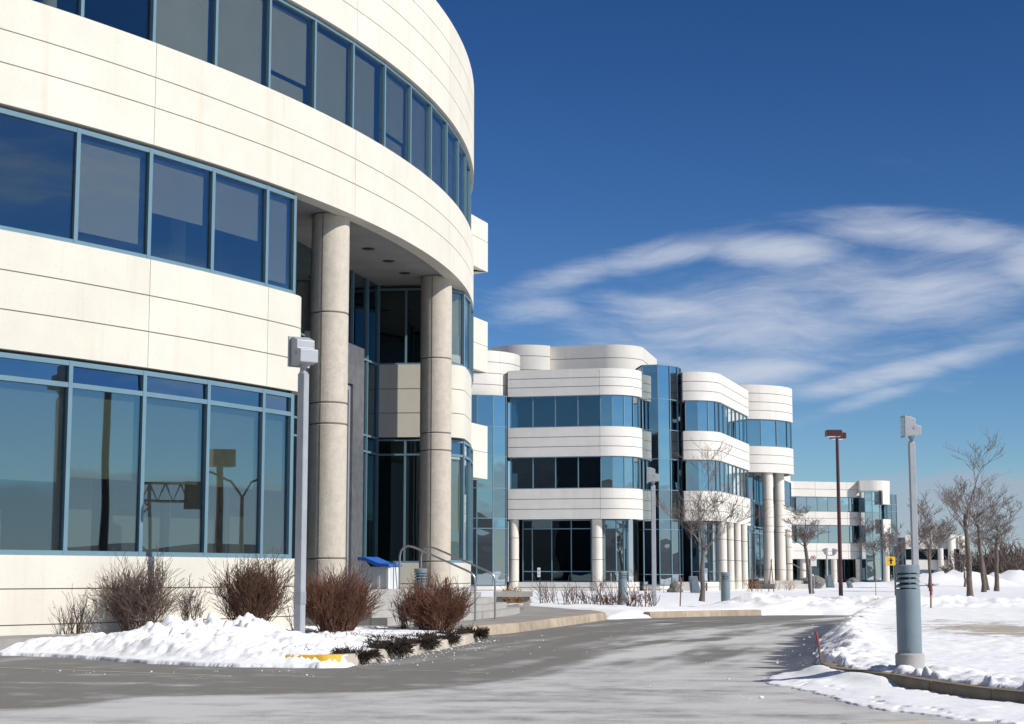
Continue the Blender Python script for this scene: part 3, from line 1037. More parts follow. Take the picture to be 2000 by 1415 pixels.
kerb('kerb', LEFT_KERB,
     0.17, 0.15, 0.75, lambda k, n: 'kerb_yellow' if k in (1, 2, 3) else 'kerb_pale', 'pale kerb with a yellow end round the planting bed under the dark junipers', 'kerb')
WALK_EDGE = rounded([(-0.78, 33.0), (-0.60, 33.7), (0.0, 35.25), (0.95, 39.0), (1.97, 43.1), (2.55, 45.7), (2.45, 47.6), (2.3, 49)], 0.9, 8)
kerb('kerb', WALK_EDGE, 0.20, 0.20, 1.5, 'kerb_tan', 'tan stone kerb along the entrance walk before the steps', 'kerb')
kerb('kerb', [(3.9, 47.6), (4.35, 48.0), (5.2, 48.85), (6.2, 49.75), (7.5, 50.6)], 0.25, 0.17, 1.4, 'kerb_tan', 'tan kerb at the far side of the road before the snow', 'kerb')
kerb('kerb', rounded([(3.74, 20.5), (3.70, 20.2), (3.64, 19.4), (3.80, 18.75), (4.04, 18.1), (4.17, 17.0), (4.38, 16.0), (4.64, 15.3), (5.0, 14.3), (5.8, 12.4)], 0.5, 5),
     0.18, 0.15, 1.25, lambda k, n: 'kerb_yellow' if k >= n - 2 else 'kerb_brown', 'brown kerb with a yellow end under the snow of the island on the right', 'kerb')

mb = MB()
inner = [(-6.0, 62.0), (-6.0, 33.0)]
walk = offset(WALK_EDGE, -0.2)
poly = [(-5.2, 32.9)] + [(-2.4, 33.0)] + walk + [(1.25, 53), (0.1, 57.2), (-1.5, 60.5), (-6, 61)]
mb.hexa(poly, -0.05, 0.196)
mb.build('entrance_walk', 'walk', label='grey concrete walk sweeping round the entrance steps', cat='pavement', kind='structure')
mb = MB()
ring_slab(mb, arc(-34.15, 47.32, 34.1, -1.15, -0.62, 30), arc(-34.15, 47.32, 32.0, -1.15, -0.62, 30), -0.05, 0.24)
mb.build('side_path', 'walk', label='narrow grey path along the foot of the near building', cat='pavement', kind='structure')

for k, (a, b, wd, c, lab) in enumerate((((-7.4, 22.45), (-3.38, 20.27), 0.07, 'line_paint', 'thin worn yellow line across the asphalt on the left'),
                                       ((-2.0, 22.0), (-0.30, 20.85), 0.05, 'line_paint', 'short worn pale line on the asphalt by the kerb end'),
                                       ((2.7, 13.8), (4.25, 14.5), 0.07, 'line_paint', 'faint worn line on the asphalt at the lower right'))):
    if 'line_paint' not in MATS:
        m = bpy.data.materials.new('line_paint'); m.use_nodes = True
        t = NT(m.node_tree); b_ = m.node_tree.nodes['Principled BSDF']
        co = t.n('ShaderNodeTexCoord').outputs['Object']
        f = t.noise(co, 2.3, 5, 0.65)
        t.l(t.mix(t.sstep(f, 0.38, 0.62), (0.52, 0.44, 0.26), (0.40, 0.38, 0.35)), b_.inputs['Base Color'])
        b_.inputs['Roughness'].default_value = 0.9
        MATS['line_paint'] = m
    p, q = Vector(a), Vector(b)
    t_ = (q - p).normalized(); o_ = Vector((t_.y, -t_.x)) * wd / 2
    mb = MB(); mb.hexa([tuple(p + o_), tuple(q + o_), tuple(q - o_), tuple(p - o_)], 0.0, 0.004)
    mb.build('painted_line', 'line_paint', label=lab, cat='road marking', kind='structure')
# ------------------------------------------------------------------ the near building
CX, CY, RA = -34.15, 47.32, 33.03
A0, DA = -0.6277, 0.0509


def pa(i, r=RA): return (CX + r * math.cos(A0 + i * DA), CY + r * math.sin(A0 + i * DA))


near = empty('office_building', (-6.0, 40.0, 0.0), 'huge white curved office building on the left with two round columns at its entrance', 'building')
Z_S3, Z_H3, Z_S2, Z_H2, Z_S1, Z_H1, Z_ROOF = 1.525, 4.803, 6.803, 8.848, 10.803, 12.846, 15.47
TR3 = 4.39


def thirds(a, b, n=3): return [a + (b - a) * k / n for k in range(1, n)]


# the two upper belts run round the whole drum
upper = arc(CX, CY, RA, A0 - 8 * DA, A0 + 24 * DA, 128)
jo = [RA * DA * k for k in (5, 9, 13, 17, 21, 25, 29)]
band(near, upper, Z_H2 + .06, Z_S1, [9.60, 10.16], jo, th=0.34)
band(near, upper, Z_H1, Z_ROOF, [13.51, 14.17, 14.82], jo, th=0.34)

# wing left of the portico with its rounded end
END = -0.447


def wing_path(rc, extra=0.0):
    p = arc(CX, CY, RA, A0 - 8 * DA, END, 60)
    cx, cy = CX + (RA - rc) * math.cos(END), CY + (RA - rc) * math.sin(END)
    p += arc(cx, cy, rc, END, END + 1.75, 26)[1:]
    e = p[-1]; th = END + 1.75 + math.pi / 2
    p.append((e[0] + 1.6 * math.cos(th), e[1] + 1.6 * math.sin(th)))
    return p


jw = [RA * DA * k for k in (1, 5, 9, 11)]
band(near, wing_path(0.8), Z_H3 + .05, Z_S2, [5.50, 6.15], jw, th=0.5)
band(near, wing_path(0.5), 0.05, Z_S3, [0.40, 0.98], [RA * DA * k for k in (5,)], th=0.4)

rb = random.Random(5)
top_blinds = {}


def blinds_top(i):
    # pane index counted from the left-most mullion
    k = i - 8
    if k < 0: return [(10.9, 12.7, .06, .15)] if k < -2 else None
    if k == 0: return None
    lo = 10.86
    if k in (3, 6): return [(11.32, 12.70, .04, .10), (10.86, 11.22, .04, .20)]
    return [(lo, 12.72 - (0.08 if k > 3 else 0), .02, .05 + (0.04 * k if k in (5,) else 0.0))]


window_strip(near, [pa(i, RA - .12) for i in range(-8, 24)], Z_S1 - .03, Z_H1 - .03, (), 'glass_blue', blinds=blinds_top, head=True, sill=True)


def blinds_mid(i):
    k = i - 8
    if k < -1: return [(7.6, 8.7, .05, .12)]
    return {0: None, 1: None, 8: None}.get(k, None) if k == 0 else {-1: None, 1: [(7.08, 8.72, .02, .09)], 2: [(7.72, 8.72, .02, .09)], 3: [(7.72, 8.72, .02, .08)], 4: [(7.02, 8.74, .02, .05)]}.get(k)


corner = (CX + 32.93 * math.cos(-0.4456), CY + 32.93 * math.sin(-0.4456))
wpts = [pa(i, RA - .10) for i in range(-8, 4)] + [corner]
# pane 0 of the photograph lies between mullions -1 and 0
window_strip(near, wpts, Z_S2, Z_H2, (), 'glass_mid', fw=0.085, blinds=lambda i: blinds_mid(i - (-1) - 0))
window_strip(near, wpts, Z_S3, Z_H3, (TR3,), 'glass_low', fw=0.085, top_glass='spandrel', blinds=lambda i: [(2.85 if i != 7 else 2.75, 4.36, .02, .07)])
# solid return of the wing behind the corner pane
mb = MB()
for za, zb in ((Z_S2 - .05, Z_H2 + .05), (Z_S3 - .05, Z_H3 + .05)):
    mb.hexa([corner, (corner[0] + .02, corner[1] + .06), (-5.15, 34.6), (-5.75, 36.2), (-5.95, 36.1), (-5.3, 34.3)], za, zb)
mb.build('return_wall', 'frame_dark', near)

# floors, ceilings and a core that the glass looks into
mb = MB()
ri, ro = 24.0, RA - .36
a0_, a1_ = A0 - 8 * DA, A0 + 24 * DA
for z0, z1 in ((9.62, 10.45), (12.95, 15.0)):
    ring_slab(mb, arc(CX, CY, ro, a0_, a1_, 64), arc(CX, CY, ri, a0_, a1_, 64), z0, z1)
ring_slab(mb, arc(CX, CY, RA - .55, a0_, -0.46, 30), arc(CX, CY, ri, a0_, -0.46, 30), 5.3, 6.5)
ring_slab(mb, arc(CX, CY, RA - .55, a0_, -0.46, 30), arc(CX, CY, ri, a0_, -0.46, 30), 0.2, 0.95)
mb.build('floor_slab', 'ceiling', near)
mb = MB()
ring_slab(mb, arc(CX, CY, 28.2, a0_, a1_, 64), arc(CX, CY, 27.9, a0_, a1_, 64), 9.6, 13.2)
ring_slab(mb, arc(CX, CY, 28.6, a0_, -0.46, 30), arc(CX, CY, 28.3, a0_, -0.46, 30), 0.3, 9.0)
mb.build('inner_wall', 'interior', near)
mb = MB()
for (a, r, z0, z1, w_) in ((-0.60, 32.1, .95, 3.0, .7), (-0.552, 32.0, .95, 3.1, 1.2), (-0.505, 32.0, .95, 3.1, 1.3), (-0.66, 31.9, .95, 2.3, 1.0), (-0.467, 32.1, .95, 3.0, .6)):
    c = Vector((CX + r * math.cos(a), CY + r * math.sin(a))); t_ = Vector((-math.sin(a), math.cos(a))); n_ = Vector((math.cos(a), math.sin(a)))
    mb.hexa([tuple(c + n_ * .06 - t_ * w_ / 2), tuple(c + n_ * .06 + t_ * w_ / 2), tuple(c - n_ * .06 + t_ * w_ / 2), tuple(c - n_ * .06 - t_ * w_ / 2)], z0, z1)
mb.build('partition', 'interior_pale', near)
mb = MB()
for (a, r, z0, z1) in ((-0.655, 31.6, 6.5, 9.6), (-0.515, 31.8, 6.5, 9.6), (-0.66, 31.6, 10.4, 13), (-0.615, 31.5, 10.4, 13)):
    mb.lathe([(.16, z0), (.16, z1)], CX + r * math.cos(a), CY + r * math.sin(a), 12)
mb.build('inner_column', 'interior_pale', near, smooth=40)
mb = MB()
ring_slab(mb, arc(CX, CY, RA - .3, a0_, a1_, 64), arc(CX, CY, ri, a0_, a1_, 64), 15.05, 15.2)
mb.build('roof', 'roofing', near)

# portico: soffit with downlights, columns, glass back wall, granite door surround
BW = [(-6.1, 34.2), (-5.42, 36.8), (-5.08, 38.15), (-4.76, 39.5), (-4.44, 40.85), (-4.12, 42.2), (-3.84, 43.4), (-3.62, 44.35)]
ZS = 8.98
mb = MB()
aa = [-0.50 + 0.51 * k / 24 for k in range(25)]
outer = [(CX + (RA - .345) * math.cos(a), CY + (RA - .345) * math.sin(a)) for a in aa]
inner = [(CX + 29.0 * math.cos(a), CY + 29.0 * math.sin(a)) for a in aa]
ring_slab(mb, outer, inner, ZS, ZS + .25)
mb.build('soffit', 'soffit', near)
for x, y in ((-3.45, 39.31), (-3.08, 40.89), (-2.78, 42.55), (-3.95, 37.6), (-4.4, 40.2)):
    mb = MB()
    mb.lathe([(.13, ZS - .012), (.155, ZS - .012), (.155, ZS + .01)], x, y, 18)
    d_ = mb.build('downlight', 'frame_dark', near, smooth=40)
    mb = MB(); mb.lathe([(.118, ZS - .016), (.118, ZS - .004)], x, y, 18); mb.build('lens', 'black_gap', d_, off=tuple(near.location))
column(near, -3.95, 35.62, 0.41, 0.05, ZS, [1.55, 4.40, 4.85, 6.80], seam_dir=R(-108), seg=40)
column(near, -1.99, 43.22, 0.41, 0.05, ZS, [1.55, 4.40, 4.85, 6.80], seam_dir=R(-103), seg=40)
window_strip(near, BW, 0.9, ZS, (4.40, 4.82, 6.80), 'glass_dark', fw=0.05, fd=.12, sill=True, head=False)
mb = MB()
mb.hexa([(-6.5, 34.2), (-5.75, 36.8), (-4.0, 44.4), (-7.5, 44.4), (-9.5, 34)][::1], 0.9, 1.0)
mb.hexa([(-7.6, 35), (-7.4, 35), (-5.6, 44.4), (-5.8, 44.4)], 1.0, ZS)
mb.hexa([(-6.5, 34.2), (-5.75, 36.8), (-4.0, 44.4), (-7.5, 44.4), (-9.5, 34)][::1], 4.5, 4.8)
mb.build('lobby', 'interior', near)
# granite portal standing proud of the glass
pt = Vector((-4.76, 39.5)); pd_ = Vector((0.232, 0.973)).normalized(); po = Vector((pd_.y, -pd_.x))
por = MB()


def slab(mb, s0, s1, d0, d1, z0, z1, m=0):
    mb.hexa([tuple(pt + pd_ * s0 + po * d1), tuple(pt + pd_ * s1 + po * d1), tuple(pt + pd_ * s1 + po * d0), tuple(pt + pd_ * s0 + po * d0)], z0, z1, m)


slab(por, -0.75, -0.05, .05, .42, .9, 6.9)
slab(por, 1.75, 2.6, .05, .42, .9, 6.9)
slab(por, -0.05, 1.75, .05, .42, 5.9, 6.9)
pobj = por.build('granite_portal', 'granite', near)
mb = MB()
slab(mb, -0.02, 0.10, .05, .36, .9, 5.88); slab(mb, 1.60, 1.72, .05, .36, .9, 5.88); slab(mb, 0.10, 1.60, .05, .36, 5.75, 5.88)
mb.build('portal_trim', 'galvanised_dull', pobj, off=tuple(near.location))
mb = MB()
slab(mb, 0.12, 0.83, .06, .12, .92, 3.3); slab(mb, 0.87, 1.58, .06, .12, .92, 3.3)
mb.build('door', 'glass_dark', pobj, off=tuple(near.location))

# pavilion right of the portico
PV = [(-3.75, 44.42), (-2.85, 44.36), (-2.15, 44.26), (-1.78, 44.32), (-1.34, 44.95), (-1.20, 46.3), (-1.17, 48.0), (-1.25, 49.7), (-1.45, 51.4)]
pvb = rounded([(-3.75, 44.36), (-1.32, 44.12), (-1.10, 47.3), (-1.45, 51.4)], [.75, 20], 22)
band(near, pvb, Z_H3 + .05, Z_S2, [5.50, 6.15], [1.75, 3.6], th=0.4)
band(near, pvb, 0.05, Z_S3, [0.98], [1.75, 3.6], th=0.4)
window_strip(near, PV[:4], Z_S2, ZS - .10, (), 'glass_dark', fw=0.05, fd=.09, end_post=False)
window_strip(near, PV[3:], Z_S2, ZS - .10, (), 'glass_blue', fw=0.07, blinds=lambda i: [(7.15, 8.8, .02, .03)])
window_strip(near, PV[:4], Z_S3, Z_H3, (TR3,), 'glass_dark', fw=0.05, fd=.09, end_post=False)
window_strip(near, PV[3:], Z_S3, Z_H3, (TR3,), 'glass_blue', fw=0.07, top_glass='spandrel', blinds=lambda i: [(2.4, 4.3, .02, .03)])
mb = MB()
pin = offset(PV, -.55)
mb.hexa([pin[0]] + pin[2:] + [(-5, 52), (-5, 44.9)], 5.2, 6.5)
mb.hexa([pin[0]] + pin[2:] + [(-5, 52), (-5, 44.9)], 0.2, 1.2)
mb.hexa([(-4.9, 46.5), (-2.2, 46.5), (-2.2, 51), (-4.9, 51)], 0.2, 9.0)
mb.build('pavilion_floor', 'interior', near)

# the wing that runs on behind, its belts stepping out past the drum
rear = [(-3.6, 56.6), (-2.15, 59.6), (-0.93, 63.0), (-2.6, 64.4), (-7, 66)]
for z0, z1, gr in ((4.80, Z_S2, [5.8]), (8.85, Z_S1, [9.85]), (12.75, 14.66, [13.9])):
    band(near, rear, z0, z1, gr, [7.0], th=1.6, gap=0.0)
ri_ = offset(rear, -1.5)
window_strip(near, ri_, 0.9, 12.9, (4.8, 6.8, 8.85, 10.8), 'glass_far', fw=.08)
band(near, offset(rear, -1.3), 0.05, .95, [], [], th=.3)
mb = MB(); mb.hexa([ri_[0], ri_[1], (ri_[2][0] - .25, ri_[2][1] + .2), (-8, 66.5), (-8, 57)], .2, 14.0)
mb.build('rear_core', 'interior', near)
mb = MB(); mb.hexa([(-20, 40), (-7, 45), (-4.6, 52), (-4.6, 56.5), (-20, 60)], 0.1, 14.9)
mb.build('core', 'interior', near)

# entrance steps: arcs round the drum
steps = empty('entrance_steps', (-2.0, 38.0, 0.0), 'grey concrete steps curving round the portico of the near building', 'steps')
for k, z in enumerate((0.89, 0.755, 0.62, 0.485, 0.35)):
    mb = MB()
    r1 = 33.0 + .36 * k
    r0 = r1 - .40 if k else 30.2
    ring_slab(mb, arc(CX, CY, r1, -0.405, -0.045 - .006 * k, 40), arc(CX, CY, r0, -0.405, -0.045 - .006 * k, 40), 0.05, z)
    mb.build('landing' if k == 0 else 'step', 'concrete', steps)
for ang, lab in ((-0.287, 'bent steel handrail on the entrance steps, the one nearer the white bin'), (-0.240, 'bent steel handrail on the entrance steps, the one farther from the white bin')):
    n_ = Vector((math.cos(ang), math.sin(ang)))
    c_ = Vector((CX, CY))
    p0 = c_ + n_ * 32.95; p1 = c_ + n_ * 34.75
    rr_ = empty('handrail', (p0.x, p0.y, .89), lab, 'handrail', group='handrails on the entrance steps')
    zt, zb = 1.88, 1.20

    def P3(s, z): q = p0 + (p1 - p0) * s; return (q.x, q.y, z)
    mb = MB()
    mb.tube([P3(0, .86), P3(0, 1.62), P3(.015, 1.74), P3(.05, 1.82), P3(.11, 1.86), P3(.19, 1.83), P3(.55, 1.56), P3(.88, 1.31), P3(.95, 1.25), P3(.99, 1.16), P3(1.0, 1.04), P3(1.0, .17)], .024, 10)
    mb.build('rail', 'steel_rail', rr_, smooth=60)
    for s, z in ((0, .89), (1.0, .2)):
        mb = MB(); q = P3(s, z); mb.lathe([(.05, z), (.05, z + .012)], q[0], q[1], 14); mb.build('base_plate', 'steel_rail', rr_)

# ------------------------------------------------------------------ the building in the middle distance
mid = empty('office_building', (6.0, 112.0, 0.1), 'white office building in the middle distance with glass stair towers and a round end drum', 'building')
PC, JD = 'precast_far', 0.05
kw = dict(th=0.35, material='precast_far', gw=0.045, gd=0.03, gap=0.008)
front = [(-0.3, 114.0), (-0.3, 108.80), (5.67, 107.40), (6.3, 107.3)]
fpath = [(-0.28, 112.5), (-0.28, 108.80)] + [(5.67, 107.40)] + arc(6.22, 109.72, 2.38, R(-103), R(0), 26)[1:] + [(8.6, 113.5)]
fj = [3.7, 9.83, 14.1]
band(mid, fpath, 12.83, 14.55, [13.40, 13.97], fj, **kw)
band(mid, fpath, 8.85, 10.76, [9.49, 10.12], fj, **kw)
band(mid, fpath, 4.80, 6.76, [5.45, 6.1], fj, **kw)
mb = MB()
wf = offset(fpath, -.15)
Sf = lengths(wf)
s0 = Sf[1] + .05
mpos = [s0 + 1.50 * k for k in range(5)]
arc0 = Sf[2]
mpos[4] = arc0 + .05
arc_end = Sf[-2]
mpos += [arc0 + (arc_end - arc0) * u for u in (.2, .4, .6, .8, 1.0)] + [Sf[-1]]
wp = [at_len(wf, Sf, s) for s in mpos]


def bl_mid(prob, lo, hi):
    r_ = random.Random(int(lo * 100))
    return lambda i: ([(lo + (hi - lo) * r_.choice((0, 0, .35, .5)), hi - .1, .05, .05)] if r_.random() < prob else None)


for za, zb in ((10.76, 12.83), (6.76, 8.85)):
    window_strip(mid, wp[:5], za, zb, (), 'glass_far', fw=.06, end_post=False, blinds=bl_mid(.3, za, zb))
    window_strip(mid, wp[4:], za, zb, (), 'glass_mirror', fw=.06)
gl_ = offset(fpath, -1.0)
gl_[0] = (gl_[0][0] + .8, gl_[0][1])
Sg = lengths(gl_)
L0, L1 = Sg[1], Sg[2]
gp = [at_len(gl_, Sg, L0 + (L1 - L0) * u) for u in (0, .12, .365, .61, .86)] + [at_len(gl_, Sg, L1 + (Sg[-2] - L1) * u) for u in (.06, .35, .6, .8, 1)] + [gl_[-1]]
window_strip(mid, gp[:5], 0.78, 4.78, (1.44, 4.2), 'glass_dark', fw=.06, end_post=False)
window_strip(mid, gp[4:], 0.78, 4.78, (1.44, 4.2), 'glass_mirror', fw=.06)
band(mid, offset(fpath, -.28), -.1, 0.76, [0.42], fj, **kw)
column(mid, 0.12, 109.12, .33, -.1, 4.79, [.8, 2.2, 3.6], 'column_far', None, 24)
column(mid, 5.50, 107.95, .33, -.1, 4.79, [.8, 2.2, 3.6], 'column_far', None, 24)
core = offset(fpath, -4.0)
mb = MB()
for z0, z1 in ((4.9, 6.6), (8.95, 10.6), (12.95, 14.3), (0.0, .7)):
    pin = [(.3, 112.4), (.3, 109.4), (5.6, 108.2), (7.2, 108.9), (7.9, 110.2), (7.9, 114)]
    mb.hexa(pin + [(7.9, 122), (0.3, 122)], z0, z1)
mb.hexa([(.4, 113), (7.6, 113), (7.6, 121), (.4, 121)], 0, 14.2)
mb.build('interior', 'interior', mid)
mb = MB(); mb.hexa([(-.1, 112), (-.1, 109.2), (5.6, 107.9), (7.4, 108.6), (8.3, 110.3), (8.3, 122), (-.1, 122)], 14.05, 14.2); mb.build('roof', 'roofing', mid)

# curved glass tower at its left, white drum above
tc_ = (-3.0, 111.6)
band(mid, arc(*tc_, 3.55, R(-150), R(5), 40), 12.85, 15.85, [13.6, 14.35, 15.1], [6.1], **kw)
tp = [(-4.4, 109.4), (-3.35, 107.95), (-2.26, 107.65), (-1.24, 107.85), (-0.41, 108.28), (-0.33, 109.6)]
window_strip(mid, tp, 0.55, 12.85, (1.25, 4.2, 4.85, 6.8, 8.85, 10.8), 'glass_mirror', fw=.055)
band(mid, tp, -.1, .53, [.25], [], **kw)
mb = MB(); mb.lathe([(2.5, 0), (2.5, 13)], *tc_, 20); mb.build('tower_core', 'interior', mid)

# roof house set back behind the parapet
band(mid, arc(1.0, 120.6, 2.72, R(-178), R(-50), 36) + [(2.76, 119.4)], 14.0, 17.55, [15.75, 16.75], [], **kw)
ph = rounded([(2.78, 122), (2.78, 119.3), (9.0, 117.6), (11.1, 126.5)], [0, 2.4], 24)
band(mid, ph, 14.0, 17.6, [15.55, 16.65], [], **kw)
mb = MB(); mb.hexa([(-.6, 120.6), (2.9, 120.3), (7.9, 119.2), (10.2, 126), (0, 127)], 14.1, 17.4); mb.build('roof_house', 'precast_far', mid)

# faceted glass tower
ft = [(8.45, 112.5), (8.70, 110.50), (9.72, 110.20), (10.55, 110.75), (11.12, 111.35), (11.44, 112.3)]
window_strip(mid, ft, 0.55, 15.15, (1.25, 4.2, 4.85, 6.8, 8.85, 10.8, 12.85), 'glass_mirror', fw=.055)
band(mid, ft, -.1, .53, [.25], [], **kw)
mb = MB(); mb.hexa([(8.75, 113.6), (9.0, 112.4), (9.8, 111.4), (10.4, 111.8), (10.9, 113.0), (11.0, 121), (8.75, 121)], .1, 14.8)
mb.build('tower_core', 'interior', mid)

# bay that turns a corner and runs back
bp = rounded([(11.35, 113.6), (11.45, 110.95), (13.55, 110.45), (17.5, 122.6)], [0, 2.2], 20)
bS = lengths(bp)
kb = dict(kw)
band(mid, bp, 12.83, 14.75, [13.45, 14.1], [5.2], **kb)
band(mid, bp, 8.85, 10.76, [9.49, 10.12], [5.2], **kb)
band(mid, bp, 4.80, 6.76, [5.45, 6.1], [5.2], **kb)
bw = offset(bp, -.15); Sb = lengths(bw)
c0 = Sb[1]; total = Sb[-1]
fr = [c0 + .03, c0 + .85, c0 + 1.6, c0 + 2.35, c0 + 3.1]
fr += [c0 + 3.1 + (total - c0 - 3.1) * u / 7 for u in range(1, 8)]
bpts = [at_len(bw, Sb, s) for s in fr]
window_strip(mid, bpts, 10.76, 12.83, (), 'glass_mirror', fw=.06, blinds=bl_mid(.4, 10.8, 12.8))
window_strip(mid, bpts, 6.76, 8.85, (), 'glass_mirror', fw=.06, blinds=bl_mid(.4, 6.8, 8.8))
bg_ = offset(bp, -1.1); Sg = lengths(bg_)
gp = [at_len(bg_, Sg, Sg[1] + (Sg[-1] - Sg[1]) * u) for u in (0, .07, .14, .21, .32, .44, .56, .68, .8, .9, 1.0)]
window_strip(mid, gp, .78, 4.78, (1.44, 4.2), 'glass_mirror', fw=.06)
band(mid, offset(bp, -.30), -.1, .76, [.42], [], **kw)
bcol = offset(bp, -.42)
Sc = lengths(bcol)
for (px, py) in ((14.25, 112.55), (15.05, 115.0), (15.9, 117.6), (16.7, 120.1)):
    column(mid, px - .1, py + .05, .30, -.1, 4.79, [.8, 2.2, 3.6], 'column_far', None, 20)
mb = MB()
for z0, z1 in ((4.9, 6.6), (8.95, 10.6), (12.95, 14.5), (0, .7)):
    mb.hexa([(11.8, 114), (11.8, 111.5), (12.9, 111.3), (13.6, 112.2), (17.0, 122.8), (11.8, 123)], z0, z1)
mb.hexa([(11.9, 115), (13.0, 115), (15.3, 122.9), (11.9, 122.9)], 0, 14.4)
mb.build('interior', 'interior', mid)

# round end drum over its own portico
dc = (17.4, 128.6); dr = 4.3
darc = arc(*dc, dr, R(-118), R(62), 60)
kd = dict(kw)
band(mid, darc, 12.83, 15.42, [13.48, 14.12, 14.77], [], **kd)
band(mid, darc, 8.85, 10.78, [9.5, 10.14], [], **kd)
dw = [(dc[0] + (dr - .14) * math.cos(R(a)), dc[1] + (dr - .14) * math.sin(R(a))) for a in range(-112, 60, 20)]
window_strip(mid, dw, 10.78, 12.83, (), 'glass_mirror', fw=.08, blinds=lambda i: [(11.0, 12.7, .05, .05)] if i in (3, 5) else None)
mb = MB()
mb.lathe([(dr - .4, 8.95), (dr - .4, 9.2)], *dc, 30)
mb.lathe([(dr - .5, 10.0), (dr - .5, 10.7)], *dc, 30)
mb.lathe([(dr - .5, 12.95), (dr - .4, 15.2)], *dc, 30)
mb.lathe([(2.2, 8.9), (2.2, 15)], *dc, 24)
mb.build('drum_core', 'soffit', mid)
column(mid, 19.22, 125.35, .40, .3, 8.95, [1.6, 4.4, 4.85, 6.8], 'column_far', None, 28)
column(mid, 20.35, 127.05, .40, .3, 8.95, [1.6, 4.4, 4.85, 6.8], 'column_far', None, 28)
column(mid, 21.9, 133.0, .36, .3, 4.8, [1.6, 3.4], 'column_far', None, 20)
rw = [(17.0, 122.9), (17.6, 124.6), (18.4, 127.0), (19.2, 129.6), (20.0, 132.2), (20.9, 135)]
window_strip(mid, rw, .9, 8.95, (4.4, 4.85, 6.8), 'glass_far', fw=.08)
mb = MB(); mb.hexa([(16.6, 123.2), (17.3, 125.2), (19.8, 134.5), (12, 136), (12, 124)], .1, 9.0); mb.build('lobby', 'interior', mid)
rd = [(20.9, 131.5), (21.6, 134), (23.4, 140)]
band(mid, rd, 8.9, 12.0, [10], [], **kd); band(mid, rd, 4.8, 6.8, [], [], **kd)
window_strip(mid, rd, 6.8, 8.9, (), 'glass_far', fw=.08)
mb = MB(); mb.hexa([(19.5, 124.3), (22.6, 127.6), (23.3, 134.0), (20.5, 135), (17.8, 126.5)], .1, .55); mb.hexa([(19.2, 124.8), (22.2, 128), (23.0, 134.0), (20.5, 135), (17.8, 126.8)], .55, .8)
mb.build('entrance_platform', 'concrete', mid)

# ------------------------------------------------------------------ the far building on the right
far = empty('office_building', (46.0, 240.0, 0.2), 'white office building far back right of the drum, with a flat glass bay', 'building')
kf = dict(th=0.4, material='precast_far', gw=0.06, gd=0.04, gap=0.02)
K = 235.0 / 3251


def fx(u): return (u - 1000) * K


fl = [(fx(1528), 231.0), (fx(1543), 233.2), (fx(1682), 236.5)]
for z0, z1 in ((12.15, 14.25), (8.2, 10.05), (3.45, 5.65)):
    band(far, fl, z0, z1 if z0 < 12 else 14.25, [(z0 + z1) / 2], [6, 11], **kf)
nb = 7
wl = offset(fl, -.2)
Sl = lengths(wl)
pts_ = [at_len(wl, Sl, Sl[-1] * u) for u in (0, .12)] + [at_len(wl, Sl, Sl[-1] * (.12 + .88 * k / 7)) for k in range(1, 8)]
window_strip(far, pts_, 10.05, 12.15, (), 'glass_sky', fw=.10)
window_strip(far, pts_, 5.65, 8.2, (), 'glass_sky', fw=.10)
gl2 = offset(fl, -2.2); S2 = lengths(gl2)
window_strip(far, [at_len(gl2, S2, S2[-1] * u) for u in (0, .15, .3, .45, .6, .75, .9, 1)], .5, 3.45, (), 'glass_dark', fw=.10)
for u in (1563, 1613.5, 1626, 1676):
    if u == 1613.5: continue
    column(far, fx(u), 234.6 + (u - 1560) * .016, .42, .1, 3.46, [1.8], 'column_far', None, 18)
# glass bay rising through three storeys, white head over and round it
gb = [(fx(1680), 235.7), (fx(1687), 234.9), (fx(1701.5), 235.0), (fx(1717), 235.4), (fx(1722), 235.9)]
window_strip(far, gb, .5, 12.9, (3.45, 5.65, 8.2, 10.0, 11.6), 'glass_sky', fw=.09)
hd = rounded([(fx(1678), 237), (fx(1678), 235.0), (fx(1719), 234.4), (fx(1742), 236.5), (fx(1742), 242)], [0, 2.4, .8], 10)
band(far, hd, 13.05, 14.45, [], [], **kf)
hd2 = rounded([(fx(1720.5), 237), (fx(1720.5), 234.3), (fx(1742), 236.5), (fx(1742), 242)], [0, 2.0], 10)
band(far, hd2, 11.1, 13.04, [], [], **kf)
hd3 = [(fx(1720), 236.5), (fx(1720), 234.4), (fx(1738), 235.4), (fx(1738), 240)]
band(far, hd3, 7.0, 9.0, [], [], **kf)
window_strip(far, [(fx(1721), 236.5), (fx(1729), 236.2), (fx(1736), 236.8)], 9.0, 11.1, (), 'glass_far', fw=.1)
column(far, fx(1727), 235.6, .48, .1, 7.0, [2.5, 4.7], 'column_far', None, 18)
gs = [(fx(1738), 238.0), (fx(1750), 238.4), (fx(1762), 239.2), (fx(1762), 246)]
window_strip(far, gs, .5, 12.7, (3.5, 5.4, 7.8, 10.2, 11.2), 'glass_mirror', fw=.09)
mb = MB()
mb.hexa([(fx(1530), 236.5), (fx(1545), 236.6), (fx(1680), 240), (fx(1680), 250), (fx(1530), 250)], .2, 14.0)
mb.hexa([(fx(1681), 237.4), (fx(1721), 237.4), (fx(1737), 239.6), (fx(1759), 241), (fx(1759), 250), (fx(1681), 250)], .2, 12.6)
mb.build('interior', 'interior', far)

# ------------------------------------------------------------------ the low building at the far right
low = empty('office_building', (77.0, 300.0, 0.2), 'low white building with tall white columns at the far right behind bare trees', 'building')
K2 = 300.0 / 3251


def gx(u): return (u - 1000) * K2


